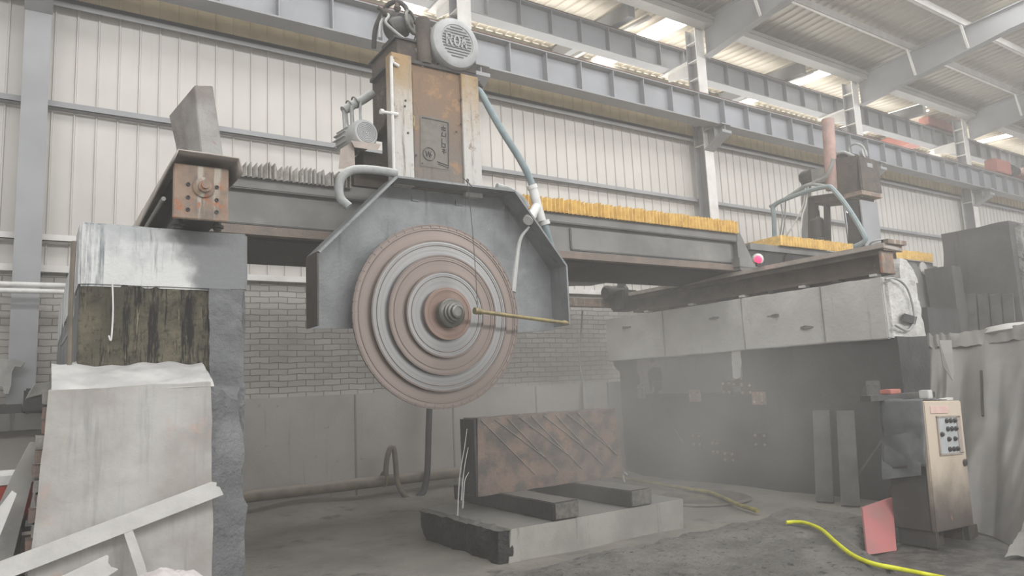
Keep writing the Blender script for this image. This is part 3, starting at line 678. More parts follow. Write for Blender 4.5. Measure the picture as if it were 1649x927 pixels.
# housing left of the column
TB = at(640, 62, Y=6.12)
put('housing', B().prism([(2.86, 6.14, 4.98), (2.86, 6.78, 4.98), (2.86, 6.78, 4.12), (2.86, 6.5, 4.2), (2.86, 6.14, 4.62)], (.5, 0, 0)).bev(.006), 'rust_dark', hd)
put('housing', B().box(2.83, 3.32, 6.11, 6.8, 4.97, 4.985), 'dark_iron', hd)
put('recess_back', B().box(2.95, 3.5, 6.5, 6.76, 3.66, 4.5), 'black', hd)
put('slide_block', B().box(2.5, 3.72, 6.42, 7.4, 3.505, 3.66), 'rust_dark', hd)
# conduit on the column edge
cx = at(625, 105, Y=6.04)
cp = put('conduit', B().tube([(2.83, 6.05, cx.z + .02), (2.765, 6.03, cx.z + .03), (2.745, 6.03, cx.z), (2.745, 6.03, 3.5)], .016, 8, 3), 'pvc', hd, True)
tz = at(622, 181, Y=6.03).z
put('tap', B().cyl((2.745, 6.03, tz), (2.65, 6.03, tz), .015).lathe([(.026, 0), (.026, .03)], (2.65, 6.03, tz), (-1, 0, 0), 10).cyl((2.72, 6.03, tz), (2.8, 6.03, tz), .02), 'pvc', cp, True)
# main motor
mc = at(736, 68, Y=6.0); 
mo = put('main_motor', B().lathe([(.2, .62), (.24, .6), (.25, .2), (.27, .17), (.275, .05), (.262, .015), (.235, 0), (.19, -.004), (.187, .004), (.001, .004)], mc, (0, 1, 0), 56), 'motor_grey', hd, True)
b = B()
for k in range(11):
    zz = -.155 + .031 * k; h = math.sqrt(max(0, .17 ** 2 - zz * zz)); b.bar(mc + V((-h, -.002, zz)), mc + V((h, -.002, zz)), .007, .007)
put('fan_grille', b, 'motor_line', mo)
def ml(u, v): return mc + V((u * .17, -.008, v * .17))
b = B()
for l in ([(-.72, -.3), (-.72, .42), (-.45, .42), (-.38, .28), (-.45, .1), (-.72, .08)], [(-.55, .08), (-.36, -.3)], [(.18 * math.cos(a * .5236) + -.02, .32 * math.sin(a * .5236) + .06) for a in range(13)],
          [(.28, -.3), (.44, .42), (.62, -.3)], [(.34, -.04), (.56, -.04)]):
    for p, q in zip(l, l[1:]): b.bar(ml(*p), ml(*q), .018, .01, (0, 1, 0))
put('cast_lettering', b, 'motor_grey', mo)
put('motor_foot', B().box(3.3, 3.74, 6.1, 6.66, 4.755, 4.84).box(3.56, 3.72, 6.06, 6.5, 4.755, 4.9), 'rust_dark', mo)
b = B()
for k in range(18):
    a = 6.2832 * k / 18; b.bar(mc + V((math.cos(a) * .26, .25, math.sin(a) * .26)), mc + V((math.cos(a) * .26, .58, math.sin(a) * .26)), .012, .03, (math.cos(a), 0, math.sin(a)))
put('cooling_fins', b, 'dark_iron', mo)
pc = at(686, 105, Y=6.08)
put('post', B().lathe([(.075, 0), (.075, .47), (.07, .49), (.001, .49)], (pc.x, 6.12, 4.75), (0, 0, 1), 24), 'rust_dark', hd, True)
# hydraulic pump with gauge ring and hoses
pu = put('hydraulic_pump', B().lathe([(.1, 0), (.11, .05), (.11, .16), (.08, .18), (.08, .26), (.05, .28)], at(640, 52, Y=6.42) + V((-.1, 0, 0)), (.9, 0, .45), 20).lathe([(.07, 0), (.075, .1), (.05, .13), (.05, .2)], at(648, 55, Y=6.42), (0, 0, 1), 16).box(2.9, 3.2, 6.3, 6.6, 4.98, 5.1), 'dark_iron', hd, True)
put('gauge_ring', B().torus(at(662, 36, Y=6.35), .115, .02, (.75, -1, .1), 28, 8).lathe([(.1, 0), (.1, .012)], at(662, 36, Y=6.38), (.75, -1, .1), 24), 'arbor', pu, True)
put('valve', B().lathe([(.03, 0), (.045, .02), (.045, .08), (.02, .1), (.02, .16)], at(630, 26, Y=6.4), (-1, 0, .4), 12).lathe([(.025, 0), (.04, .03), (.02, .1)], at(640, 18, Y=6.4), (0, 0, 1), 12), 'rust_dark', pu, True)
def hp(*qs): return [at(x, y, Y=Y) for x, y, Y in qs]
put('hose', B().tube(hp((602, 78, 6.7), (604, 50, 6.65), (612, 28, 6.6), (625, 8, 6.5), (640, 3, 6.4), (652, 10, 6.35), (657, 20, 6.32)), .026), 'dark_iron', hd, True)
put('hose', B().tube(hp((619, 38, 6.5), (616, 27, 6.45), (621, 21, 6.4), (626, 26, 6.35), (621, 36, 6.3), (635, 50, 6.25), (655, 66, 6.2), (670, 80, 6.15), (678, 95, 6.1), (680, 108, 6.1)), .015), 'hose_grey', hd, True)
put('hose', B().tube(hp((612, 60, 6.55), (613, 40, 6.5), (618, 28, 6.45)), .018), 'pvc', hd, True)
put('hose', B().tube(hp((668, 38, 6.35), (673, 33, 6.3), (682, 34, 6.25)), .018), 'dark_iron', hd, True)
put('hose', B().tube(hp((672, 46, 6.4), (668, 62, 6.4), (664, 70, 6.4)), .008), 'dark_iron', hd, True)
# hoses on the guard
put('water_hose', B().tube(hp((638, 279, 6.0), (605, 274, 5.98), (572, 273, 5.96), (552, 283, 5.95), (546, 302, 5.94), (549, 320, 5.93), (562, 333, 5.9)), .04, 12), 'hose_grey', hd, True)
put('water_hose', B().tube(hp((800, 300, 6.0), (820, 306, 6.0), (838, 318, 6.0), (850, 334, 5.98)), .034, 12), 'hose_grey', hd, True)
lab(put('water_hose', B().tube(hp((764, 140, 6.15), (775, 151, 6.1), (792, 182, 6.05), (812, 216, 6.02), (836, 254, 6.0), (852, 285, 6.0), (860, 308, 6.0), (868, 334, 6.0), (877, 362, 6.0), (886, 392, 6.05), (890, 404, 6.08)), .037, 12), 'hose_teal', hd, True), 'thick teal hose')
T0 = at(864, 333, Y=5.99)
put('pipe_tee', B().cyl(at(857, 300, Y=6), at(872, 356, Y=6), .05).cyl(T0, at(852, 352, Y=5.93), .05).cyl(at(857, 345, Y=5.94), at(850, 355, Y=5.9), .055).cyl(at(856, 298, Y=6), at(858, 304, Y=6), .058).cyl(at(876, 355, Y=6), at(878, 362, Y=6), .058), 'pvc', hd, True)
put('hose_elbow', B().lathe([(.05, 0), (.05, .07), (.04, .09)], at(764, 141, Y=6.17), (.5, -.8, .3), 14), 'dark_iron', hd, True)
put('water_spray', B().tube(hp((852, 365, 5.95), (838, 385, 5.95), (832, 420, 5.95), (826, 470, 5.93)), (.012, .03), 8), 'water', hd, True)
lp = put('spray_pipe', B().cyl(at(770, 501, Y=5.6), at(912, 520, Y=5.75), .019), 'brass', hd, True)
put('nozzle', B().lathe([(.03, 0), (.034, .02), (.026, .05), (.03, .055), (.03, .075)], at(764, 500, Y=5.595), at(912, 520, Y=5.75) - at(764, 500, Y=5.595), 16), 'brass', lp, True)
put('nozzle', B().lathe([(.022, 0), (.028, .03), (.022, .06), (.014, .09)], at(905, 519, Y=5.745), at(930, 522, Y=5.77) - at(905, 519, Y=5.745), 12), 'brass', lp, True)
put('hanging_wire', B().tube(hp((752, 287, 5.85), (758, 340, 5.8), (763, 400, 5.7), (767, 455, 5.62), (769, 499, 5.6)), .0035, 6), 'dark_iron', hd, True)
put('wire_knot', B().torus(at(753, 291, Y=5.85), .014, .005, (1, .3, 0), 12, 6).tube(hp((745, 286, 5.86), (752, 292, 5.84), (760, 300, 5.84)), .004, 6), 'dark_iron', hd, True)
# small feed motor on its shelf
ms = at(590, 213, Y=6.15)
fm = put('feed_motor', B().lathe([(.07, .42), (.12, .4), (.125, .16), (.135, .14), (.135, .03), (.12, 0), (.09, -.004), (.001, -.004)], ms, (-.12, 1, 0), 32), 'motor_grey', hd, True)
b = B()
for k in range(6): b.torus(ms + V((0, -.004, 0)), .016 + .016 * k, .003, (-.12, 1, 0), 20, 5)
put('fan_grille', b, 'motor_line', fm, True)
b = B()
for k in range(16):
    a = 6.2832 * k / 16; d = V((math.cos(a), 0, math.sin(a))) * .13; b.bar(ms + d + V((-.02, .17, 0)), ms + d + V((-.05, .4, 0)), .008, .025, d)
put('cooling_fins', b, 'motor_grey', fm)
sh = put('motor_shelf', B().hexa([at(571, 237, Y=6.05), at(608, 242, Y=6.05), at(608, 242, Y=6.5), at(571, 237, Y=6.5), at(565, 226, Y=6.05), at(614, 232, Y=6.05), at(614, 232, Y=6.5), at(565, 226, Y=6.5)]), 'wood_cover', hd)
put('shelf_bracket', B().hexa([at(545, 272, Y=6.1), at(572, 270, Y=6.1), at(572, 270, Y=6.6), at(545, 272, Y=6.6), at(548, 240, Y=6.1), at(570, 227, Y=6.1), at(570, 227, Y=6.6), at(548, 240, Y=6.6)]), 'wood_cover', sh)
put('gear_box', B().box(2.55, 3.0, 6.3, 6.6, 3.62, 3.82), 'rust_dark', hd)
ca = put('cable_bundle', B().tube(hp((600, 150, 6.5), (585, 160, 6.5), (570, 168, 6.5), (553, 178, 6.5)), .045, 10), 'hose_grey', hd, True)
for q in (((556, 176, 6.5), (558, 200, 6.5), (560, 224, 6.4)), ((554, 178, 6.5), (556, 210, 6.5), (558, 222, 6.5)), ((566, 170, 6.45), (567, 190, 6.45), (568, 212, 6.4)), ((581, 163, 6.45), (580, 180, 6.45), (581, 198, 6.4))):
    put('cable', B().tube(hp(*q), .014 if q[0][0] > 570 else .022, 8), 'hose_grey', ca, True)
for q in ((563, 171), (572, 165)): put('tie_wire', B().torus(at(*q, Y=6.5), .055, .008, (1, 0, .6), 16, 6), 'arbor', ca, True)
# ------------------------------------------------------------------ right pier with its runway
rp = thing('concrete_pier', 'long dark concrete pier wall on the right with white plastered upper band', 'pier', (8.4, 4.5, 0))
put('lower_wall', B().box(8.12, 8.78, 4.36, 9.05, -.05, 1.86).rough(.012, .16, 2.), 'dark_wall', rp, True)
put('corbel', B().prism([(8.1, 8.55, 1.3), (8.1, 8.6, 1.9), (8.1, 9.2, 1.9), (8.1, 9.15, 1.75)], (.66, 0, 0)).rough(.01, .12, 3), 'dark_wall', rp, True)
put('render_patch', B().box(8.105, 8.2, 6.55, 8.6, 1.28, 1.87).rough(.01, .1, 4), 'mid_wall', rp, True)
put('upper_band', B().box(8.05, 8.82, 4.42, 9.25, 1.84, 2.55).rough(.012, .09, 3.2, .012), 'white_band', rp, True)
put('end_face', B().hexa([(8.10, 4.38, 1.84), (8.80, 4.38, 1.84), (8.80, 4.6, 1.84), (8.10, 4.6, 1.84), (8.12, 4.4, 2.53), (8.74, 4.4, 2.53), (8.74, 4.6, 2.53), (8.12, 4.6, 2.53)]).rough(.03, .06, 5), 'white_rubble', rp, True)
put('mortar_hump', B().prism([at(*q, Y=4.5) for q in ((1450, 452), (1448, 430), (1450, 415), (1460, 418), (1472, 436), (1478, 455))], (0, .5, 0)).rough(.015, .07, 5), 'white_rubble', rp, True)
put('mud_run', B().prism([at(*q, X=8.118) for q in ((1046, 575), (1062, 575), (1068, 610), (1066, 640), (1076, 672), (1100, 712), (1072, 715), (1052, 680), (1049, 630), (1040, 590))], (-.012, 0, 0)).rough(.01, .06, 8), 'dark_iron', rp, True)
put('mortar_run', B().prism([at(*q, X=8.1) for q in ((1180, 556), (1192, 556), (1194, 580), (1192, 608), (1182, 610), (1180, 585))], (-.02, 0, 0)).rough(.012, .04, 8), 'white_band', rp, True)
for x_ in (5.2, 6.4, 7.9): put('plaster_seam', B().box(8.036, 8.06, x_ - .004, x_ + .004, 1.86, 2.55), 'joint', rp)
for q in ((1010, 527), (1150, 512), (1245, 508), (1300, 527)):
    c = at(*q, X=8.05); put('chipped_hole', B().box(8.035, 8.06, c.y - .09, c.y + .09, c.z - .012, c.z + .012).rough(.025, .03, 9), 'mid_wall', rp, True)
put('end_hose', B().tube([at(*q, Y=4.34) for q in ((1426, 450), (1440, 448), (1458, 460), (1468, 485), (1472, 515), (1462, 532), (1442, 524))], .012, 8), 'hose_grey', rp, True)
put('end_clamp', B().hexa([at(*q, Y=y) for q, y in (((1452, 516), 4.33), ((1474, 522), 4.33), ((1474, 522), 4.38), ((1452, 516), 4.38), ((1456, 504), 4.33), ((1477, 510), 4.33), ((1477, 510), 4.38), ((1456, 504), 4.38))]), 'dark_iron', rp)
BR = [((1033, 630), .13, .22, 'mid_wall', 'muddy grey anchor plate nearest the mud run on the right pier'),
      ((1119, 637), .2, .17, 'rust_plate', 'anchor plate with red rust below the grey render patch on the right pier'),
      ((1172, 624), .15, .2, 'dark_iron', 'dark anchor plate, upper left of the tight cluster on the right pier'),
      ((1190, 614), .2, .12, 'dark_iron', 'dark anchor plate at the foot of the white mortar run on the right pier'),
      ((1204, 626), .2, .16, 'rust_dark', 'brown anchor plate in the middle of the cluster on the right pier'),
      ((1222, 641), .2, .17, 'rust_plate', 'rusty anchor plate, lowest of the upper cluster on the right pier'),
      ((1226, 708), .22, .2, 'dark_iron', 'dark anchor plate under the cluster, right of the lower row on the pier'),
      ((1124, 708), .18, .2, 'dark_iron', 'dark anchor plate, left end of the lower row on the right pier'),
      ((1154, 720), .12, .2, 'rust_dark', 'narrow upright anchor plate in the lower row on the right pier'),
      ((1176, 735), .2, .14, 'rust_dark', 'lowest anchor plate of all on the right pier'),
      ((1407, 628), .15, .22, 'mid_wall', 'grey anchor plate at the near end of the right pier behind the cabinet')]
for q, w_, h_, m_, lb in BR:
    c = at(*q, X=8.1)
    t_ = thing('anchor_plate', lb, 'anchor plate', (8.1, c.y, c.z - h_ / 2), 'anchor plates on the right pier')
    put('plate', B().box(8.075, 8.125, c.y - w_ / 2, c.y + w_ / 2, c.z - h_ / 2, c.z + h_ / 2).bev(.006), m_, t_)
    for sy in (-1, 1):
        for sz in (-1, 1):
            put('bolt', B().lathe([(.018, 0), (.018, .014), (.01, .014), (.01, .03)], (8.075, c.y + sy * w_ * .32, c.z + sz * h_ * .3), (-1, 0, 0), 8), 'rust_plate' if m_ != 'mid_wall' else 'mid_wall', t_)
rr = thing('runway_rail', 'long rusty rail beam with a plank cover on top of the right pier', 'rail', (8.25, 4.45, 2.58))
put('rail_beam', B().box(8.1, 8.42, 4.45, 8.6, 2.6, 2.64).box(8.2, 8.32, 4.47, 8.58, 2.62, 2.84).box(8.1, 8.42, 4.45, 8.6, 2.82, 2.88), 'rust_dark', rr)
put('cover_plank', B().hexa([(8.06, 4.36, 2.88), (8.46, 4.36, 2.86), (8.46, 8.65, 2.86), (8.06, 8.65, 2.88), (8.06, 4.36, 2.94), (8.46, 4.36, 2.9), (8.46, 8.65, 2.9), (8.06, 8.65, 2.94)]).bev(.005), 'dusty_sheet', rr)
put('end_plate', B().box(8.1, 8.36, 4.42, 4.45, 2.6, 2.86).bev(.004), 'rust_plate', rr)
put('end_angle', B().box(8.1, 8.5, 4.32, 4.4, 2.93, 2.98).box(8.1, 8.5, 4.38, 4.4, 2.86, 2.98), 'rust_plate', rr)
for k in range(9): put('levelling_shim', B().box(8.08, 8.2, 4.5 + k * .47, 4.58 + k * .47, 2.572, 2.6), 'dark_iron' if k % 2 else 'white_band', rr)
a = at(1034, 478, Y=9.0)
gm = thing('geared_motor', 'dark geared motor at the far end of the right rail beside the white wall', 'motor', (8.05, 8.9, 2.7))
put('gearbox', B().box(8.0, 8.35, 8.7, 9.05, 2.66, 3.0).bev(.03), 'dark_iron', gm)
put('motor_body', B().lathe([(.1, 0), (.13, .03), (.13, .1), (.12, .12), (.12, .34), (.14, .36), (.14, .42)], at(974, 472, Y=9.0), at(1016, 470, Y=9.0) - at(974, 472, Y=9.0), 24), 'dark_iron', gm, True)
put('terminal_box', B().hexa([at(994, 463, Y=8.9), at(1008, 464, Y=8.9), at(1008, 464, Y=9.05), at(994, 463, Y=9.05), at(994, 456, Y=8.9), at(1008, 457, Y=8.9), at(1008, 457, Y=9.05), at(994, 456, Y=9.05)]), 'dark_iron', gm)
a, c = at(905, 486, Y=9.2), at(1030, 491, Y=9.2)
tag(put('cross_beam', B().box(a.x, c.x + .2, 9.12, 9.28, c.z - .06, c.z + .07), 'rust_plate'), 'rusty horizontal beam under the bridge reaching the far end of the right rail', 'beam')
wl = thing('warning_lamp', 'small glowing red warning lamp on the right rail beside the bridge end', 'lamp', at(1222, 426, Y=6.0))
lc = at(1221, 418, Y=6.0)
put('lens', B().lathe([(.001, -.05), (.035, -.04), (.05, 0), (.05, .05), (.03, .07)], lc, (.6, .5, .2), 16), 'lamp_red', wl, True)
put('shade', B().lathe([(.052, .03), (.075, .06), (.075, .12), (.05, .14)], lc, (.6, .5, .2), 16), 'white_steel', wl, True)
put('bracket', B().box(lc.x - .03, lc.x + .05, lc.y, lc.y + .03, 2.93, lc.z), 'dark_iron', wl)

# ------------------------------------------------------------------ far saw
fs = thing('saw_bridge', 'far stone saw bridge beyond the right pier with short yellow pleated covers', 'saw bridge', (11, 7.5, 3))
put('box_beam', B().box(8.9, 14.4, 6.95, 8.6, 3.02, 3.46), 'dark_iron', fs)
put('top_guide', B().box(9.0, 14.45, 6.9, 8.65, 3.4, 3.5), 'bridge', fs)
lab(put('bellows_cover', bellows(9.72, 11.6, 6.86, 8.3, 3.53, .075, .045, .3, .085), 'bellows_yellow', fs), 'yellow pleated cover left of the tower')
lab(put('bellows_cover', bellows(13.08, 14.3, 6.86, 8.3, 3.53, .075, .045, .3, .085), 'bellows_yellow', fs), 'yellow pleated cover right of the tower')
put('end_board', B().box(9.68, 9.73, 6.84, 8.3, 3.5, 3.66), 'bellows_yellow', fs)
put('end_carriage', B().box(13.05, 14.55, 6.8, 8.4, 2.5, 3.42).bev(.05), 'bridge', fs)
a = at(1487, 432, Y=6.79); put('lifting_hole', B().lathe([(.12, 0), (.12, .02)], a + V((0, .012, 0)), (0, -1, 0), 20), 'white_band', fs, True)
a = at(1272, 408, Y=6.9); put('cable_hole', B().lathe([(.12, 0), (.12, .02)], V((a.x, 6.94, 3.28)), (0, -1, 0), 20), 'black', fs, True)
PX = 12.35
def xp(*qs):
    o = [at(x, y, X=PX) for x, y in qs]
    for p in o: p.z = max(p.z, 3.57)
    return o
tw = thing('saw_tower', 'dark lifting tower of the far saw with rusty box, rods and draped hoses', 'saw tower', (12.6, 7.5, 3.5))
def xslab(nm, qs, d, m, off=0): 
    return put(nm, B().prism([p + V((off, 0, 0)) for p in xp(*qs)], (d, 0, 0)), m, tw)
lab(xslab('leg', ((1364, 322), (1382, 322), (1386, 398), (1366, 398)), .2, 'dark_iron'), 'near leg')
e = xp((1383, 322), (1386, 398))
put('leg_plate', B().box(PX, PX + .55, e[0].y - .03, e[0].y - .005, max(3.52, e[1].z - .2), e[0].z), 'steel', tw)
xslab('leg', ((1290, 292), (1300, 292), (1301, 392), (1291, 392)), .12, 'steel')
xslab('leg', ((1302, 318), (1312, 318), (1313, 392), (1303, 392)), .12, 'dark_iron')
xslab('leg', ((1326, 330), (1332, 330), (1334, 392), (1328, 392)), .1, 'dark_iron')
xslab('top_plate', ((1303, 316), (1378, 306), (1378, 320), (1303, 328)), .6, 'rust_dark')
bx = xslab('drive_box', ((1343, 256), (1378, 250), (1380, 306), (1345, 312)), .62, 'rust_dark')
e = xp((1380, 306)); put('foot_flange', B().box(PX - .02, PX + .66, e[0].y - .1, e[0].y + .25, e[0].z - .1, e[0].z - .02), 'rust_plate', tw)
e = xp((1378, 250), (1380, 306)); put('box_door', B().box(PX + .02, PX + .66, e[0].y - .05, e[0].y - .005, e[1].z - .02, e[0].z - .03).bev(.01), 'rust_dark', bx)
put('door_label', B().box(PX + .25, PX + .42, e[0].y - .058, e[0].y - .05, e[0].z - .2, e[0].z - .12), 'steel', bx)
put('grey_motor', B().prism(xp((1298, 274), (1330, 270), (1331, 292), (1299, 297)), (.3, 0, 0)), 'plank_grey', tw)
put('grey_motor', B().lathe([(.12, 0), (.14, .03), (.14, .2)], xp((1292, 288))[0], (0, -1, 0), 16), 'dark_iron', tw, True)
put('lift_motor', B().lathe([(.2, 0), (.2, .1), (.15, .12), (.15, .45), (.12, .5), (.07, .55), (.07, .68)], xp((1314, 394))[0] + V((.1, 0, 0)), (0, 0, 1), 20), 'dark_iron', tw, True)
p0, p1 = xp((1345, 322), (1354, 394)); put('lift_rod', B().cyl(p0 + V((.3, 0, 0)), p1 + V((.3, 0, 0)), .04), 'chrome', tw, True)
put('lift_rod', B().cyl(p0 + V((.45, -.08, 0)), p1 + V((.45, -.08, 0)), .025), 'chrome', tw, True)
p0, p1 = xp((1333, 192), (1340, 306)); put('tube_post', B().cyl(p1, p0, .11, .11, 14), mat('pinkish_pipe', (176, 142, 134), (150, 128, 120), 5, rough=.7), tw, True)
def xt(nm, qs, r, m, off=-.12): return put(nm, B().tube([p + V((off, 0, 0)) for p in xp(*qs)], r, 8), m, tw, True)
xt('hose', ((1260, 384), (1259, 350), (1260, 332), (1290, 318), (1320, 308), (1345, 303), (1354, 307), (1372, 328), (1392, 358), (1403, 378), (1406, 388), (1395, 396), (1370, 405)), .045, 'hose_teal', -.25)
xt('hose', ((1250, 334), (1275, 322), (1300, 306), (1320, 296), (1338, 288), (1348, 272), (1352, 258)), .035, 'hose_grey', -.2)
xt('hose', ((1265, 328), (1290, 312), (1310, 300), (1330, 300), (1345, 303)), .03, 'hose_grey', -.22)
xt('cable', ((1268, 330), (1270, 350), (1266, 385)), .015, 'hose_grey', -.2)
xt('cable', ((1275, 325), (1274, 355), (1270, 386)), .015, 'hose_grey', -.2)
xt('cable', ((1308, 300), (1304, 330), (1290, 360), (1272, 387)), .015, 'pvc', -.2)
xt('cable', ((1312, 300), (1308, 330), (1302, 350), (1299, 386)), .015, 'pvc', -.2)
xt('hose', ((1340, 248), (1352, 244), (1364, 248), (1372, 252)), .03, 'hose_grey', .1)
xt('hose', ((1358, 245), (1358, 234), (1368, 229), (1380, 234), (1386, 250)), .02, 'hose_grey', .2)
put('valve_block', B().box(PX + .1, PX + .55, 7.2, 7.5, xp((1378, 250))[0].z - .02, xp((1378, 250))[0].z + .16).bev(.03), 'dark_iron', tw)
put('pressure_gauge', B().lathe([(.09, 0), (.09, .06)], V((PX + .5, 7.15, xp((1378, 250))[0].z + .15)), (0, -1, 0), 16), 'motor_grey', tw, True)
put('hose_coil', B().torus(at(1413, 392, X=12.4), .13, .018, (.2, .3, 1), 20, 6).torus(at(1414, 394, X=12.4), .11, .018, (0, .3, 1), 20, 6), 'hose_grey', tw, True)
# far pier and what leans on it
fp = thing('concrete_pier', 'tall dark block pier at the far right with a pale rubble side', 'pier', (15, 6, 0))
put('pier_body', B().box(14.3, 16.2, 5.46, 6.62, -.05, 4.0).rough(.03, .25, 1.6), 'far_pier', fp, True)
put('rubble_side', B().box(14.5, 16.4, 5.36, 5.5, -.05, 3.95).rough(.06, .14, 4), 'rubble_wall', fp, True)
tag(put('dark_block', B().box(12.6, 13.7, 6.2, 6.9, -.02, 2.5).rough(.02, .2, 2.), 'dark_wall', None, True), 'dark concrete block under the right end of the far saw bridge', 'block')
tag(put('concrete_post', B().box(13.75, 14.1, 6.25, 6.72, -.02, 3.3).rough(.02, .2, 2.), 'far_pier', None, True), 'grey concrete post left of the tall dark far pier', 'post')
for k in range(4):
    a0, a1 = at(1562 + 20 * k, 533, X=13.9), at(1554 + 20 * k, 474, X=14.22)
    c = at(1582 + 20 * k, 533, X=13.9)
    w_ = V((0, (c.y - a0.y) * .46, 0)); m_ = (a0 + a1) / 2; lo = a0 + (a0 - a1) * (a0.z / (a1.z - a0.z)) if a1.z > a0.z else a0
    o = put('leaning_plank', B().obox((V((13.55, a0.y, 0)) + a1) / 2 + w_, (a1 - V((13.55, a0.y, 0))) / 2, w_ * .95, (.02, 0, .004)), 'plank_dark')
    tag(o, ('leftmost', 'second from left', 'third from left', 'rightmost')[k] + ' of the four dark planks leaning on the far pier above the tarp', 'plank', 'planks leaning on the far pier')

# ------------------------------------------------------------------ saw pit
def bolster(x0, x1, y0, y1, z0, z1): return B().box(x0, x1, y0, y1, z0, z1)
sb = thing('stone_block', 'long pale stone block on the pit floor carrying two timbers', 'stone block', (4.5, 5.8, 0))
put('block_body', B().hexa([(3.42, 5.38, -.03), (5.52, 5.36, -.03), (5.55, 6.9, -.03), (3.46, 6.95, -.03), (3.45, 5.36, .285), (5.55, 5.36, .285), (5.55, 6.9, .29), (3.42, 6.95, .29)]).rough(.008, .08, 5), 'block_face', sb, True)
put('rough_end', B().hexa([(3.34, 5.4, -.03), (3.46, 5.38, -.03), (3.46, 6.83, -.03), (3.36, 6.83, -.03), (3.36, 5.42, .27), (3.46, 5.37, .28), (3.46, 6.95, .285), (3.34, 6.95, .28)]).rough(.035, .06, 7), 'block_dark', sb, True)
for x0, lb in ((3.9, 'left timber with a pale sawn end under the brown slab'), (4.82, 'right timber with a pale sawn end under the brown slab')):
    tb = thing('timber', lb, 'timber', (x0 + .13, 6.2, .29))
    put('beam', B().box(x0, x0 + .28, 5.34, 7.2, .292, .452).rough(.005, .09, 6, .008), 'timber', tb, True)
    put('sawn_end', B().box(x0 + .012, x0 + .268, 5.325, 5.35, .305, .44).rough(.006, .04, 9), 'timber_end', tb, True)
SY = 6.2
sl = thing('stone_slab', 'upright reddish brown granite slab with diagonal saw marks standing on two timbers', 'slab', (4.6, 6.25, .46))
A0, A1, A2, A3 = at(770, 796, Y=SY), at(1006, 770, Y=SY), at(990, 657, Y=SY), at(769, 673, Y=SY)
for q in (A0, A1): q.z = .455
put('slab_face', B().hexa([A0, A1, A1 + V((0, .28, 0)), A0 + V((0, .28, 0)), A3, A2, A2 + V((0, .28, 0)), A3 + V((0, .28, 0))]).rough(.006, .07, 5), 'granite', sl, True)
put('dark_side', B().box(A0.x - .012, A0.x + .01, SY + .01, SY + .29, .46, A3.z - .01), 'timber', sl)
for k in range(9):
    u = .02 + .085 * k; p0 = A3.lerp(A2, u) + V((0, -.01, -.02)); dx = min(.62, (1.75 - u * 1.75)); p1 = p0 + V((dx, 0, -dx * .95 * (.75 if k % 2 else 1)))
    p1.z = max(p1.z, .5)
    put('saw_mark', B().bar(p0, p1, .004, .009, (0, 1, 0)), 'block_face', sl)
put('muddy_pipe', B().cyl((.9, 9.3, .33), (8.0, 9.3, .30), .075), 'pipe_dirty', None, True)
tag(bpy.data.objects['muddy_pipe'], 'fat muddy pipe lying along the foot of the back wall', 'pipe')
lh = thing('drain_hose', 'dark hose looping from the muddy pipe up behind the blades', 'hose', (4.4, 9.2, .05))
put('hose', B().tube([at(*q, Y=9.15) for q in ((672, 801), (682, 790), (688, 760), (690, 700), (692, 640), (692, 560))], .045, 10), 'rubber', lh, True)
put('hose', B().tube([at(*q, Y=9.15) for q in ((621, 766), (623, 740), (628, 722), (634, 722), (637, 745), (640, 775), (650, 795), (662, 802), (672, 801))], .036, 10), 'pipe_dirty', lh, True)
put('collar', B().torus(at(618, 771, Y=9.25), .09, .018, (1, 0, 0), 20, 6), 'brass', lh, True)
tag(put('wall_cable', B().tube([at(*q, Y=9.4) for q in ((938, 500), (936, 530), (933, 565), (936, 600), (944, 625))], .016, 8), 'hose_grey', None, True), 'pale cable hanging on the brick wall right of the blade guard', 'cable')
a = at(950, 640, Y=9.3); tag(put('short_board', B().obox((a.x, 9.36, a.z - .06), (.09, 0, 0), (0, .012, 0), (.05, .06, .32)), 'plank_grey'), 'short grey board on the wall behind the brown slab', 'board')
tag(put('slurry_hose', B().tube([at(*q, Z=.06) for q in ((985, 766), (1010, 771), (1050, 777), (1100, 786), (1140, 792), (1165, 801), (1188, 812), (1220, 822))], .024, 8), 'olive_hose', None, True), 'muddy yellow hose lying across the wet pit floor behind the stone block', 'hose')
a = V((6.95, 6.4, .018))
tag(put('puddle', B().lathe([(.001, .012), (.5, .012), (.56, .02), (.6, 0)], a, (0, 0, 1), 40).rough(.004, .08, 6), mat('puddle_mat', (92, 88, 82), (120, 116, 110), 3, rough=.12, bump=.02), None, True), 'round shallow puddle on the pit floor crossed by the muddy hose', 'puddle')
for k, qs in enumerate((((752, 690), (748, 720), (741, 760), (738, 800), (737, 830)), ((754, 720), (749, 745), (745, 775), (743, 805)), ((755, 760), (749, 772), (747, 790), (745, 818)),
                        ((992, 705), (997, 725), (999, 750), (1006, 775)), ((999, 742), (988, 752), (978, 762), (966, 772)), ((998, 745), (1002, 756), (1010, 764)))):
    lb = ('longest water jet', 'middle water jet', 'shortest water jet')[k % 3] + (' running off the dark left side of the slab' if k < 3 else ' splashing at the right edge of the slab')
    tag(put('water_jet', B().tube([at(*q, Y=6.25) for q in qs], (.004, .008), 6), 'water', None, True), lb, 'water')

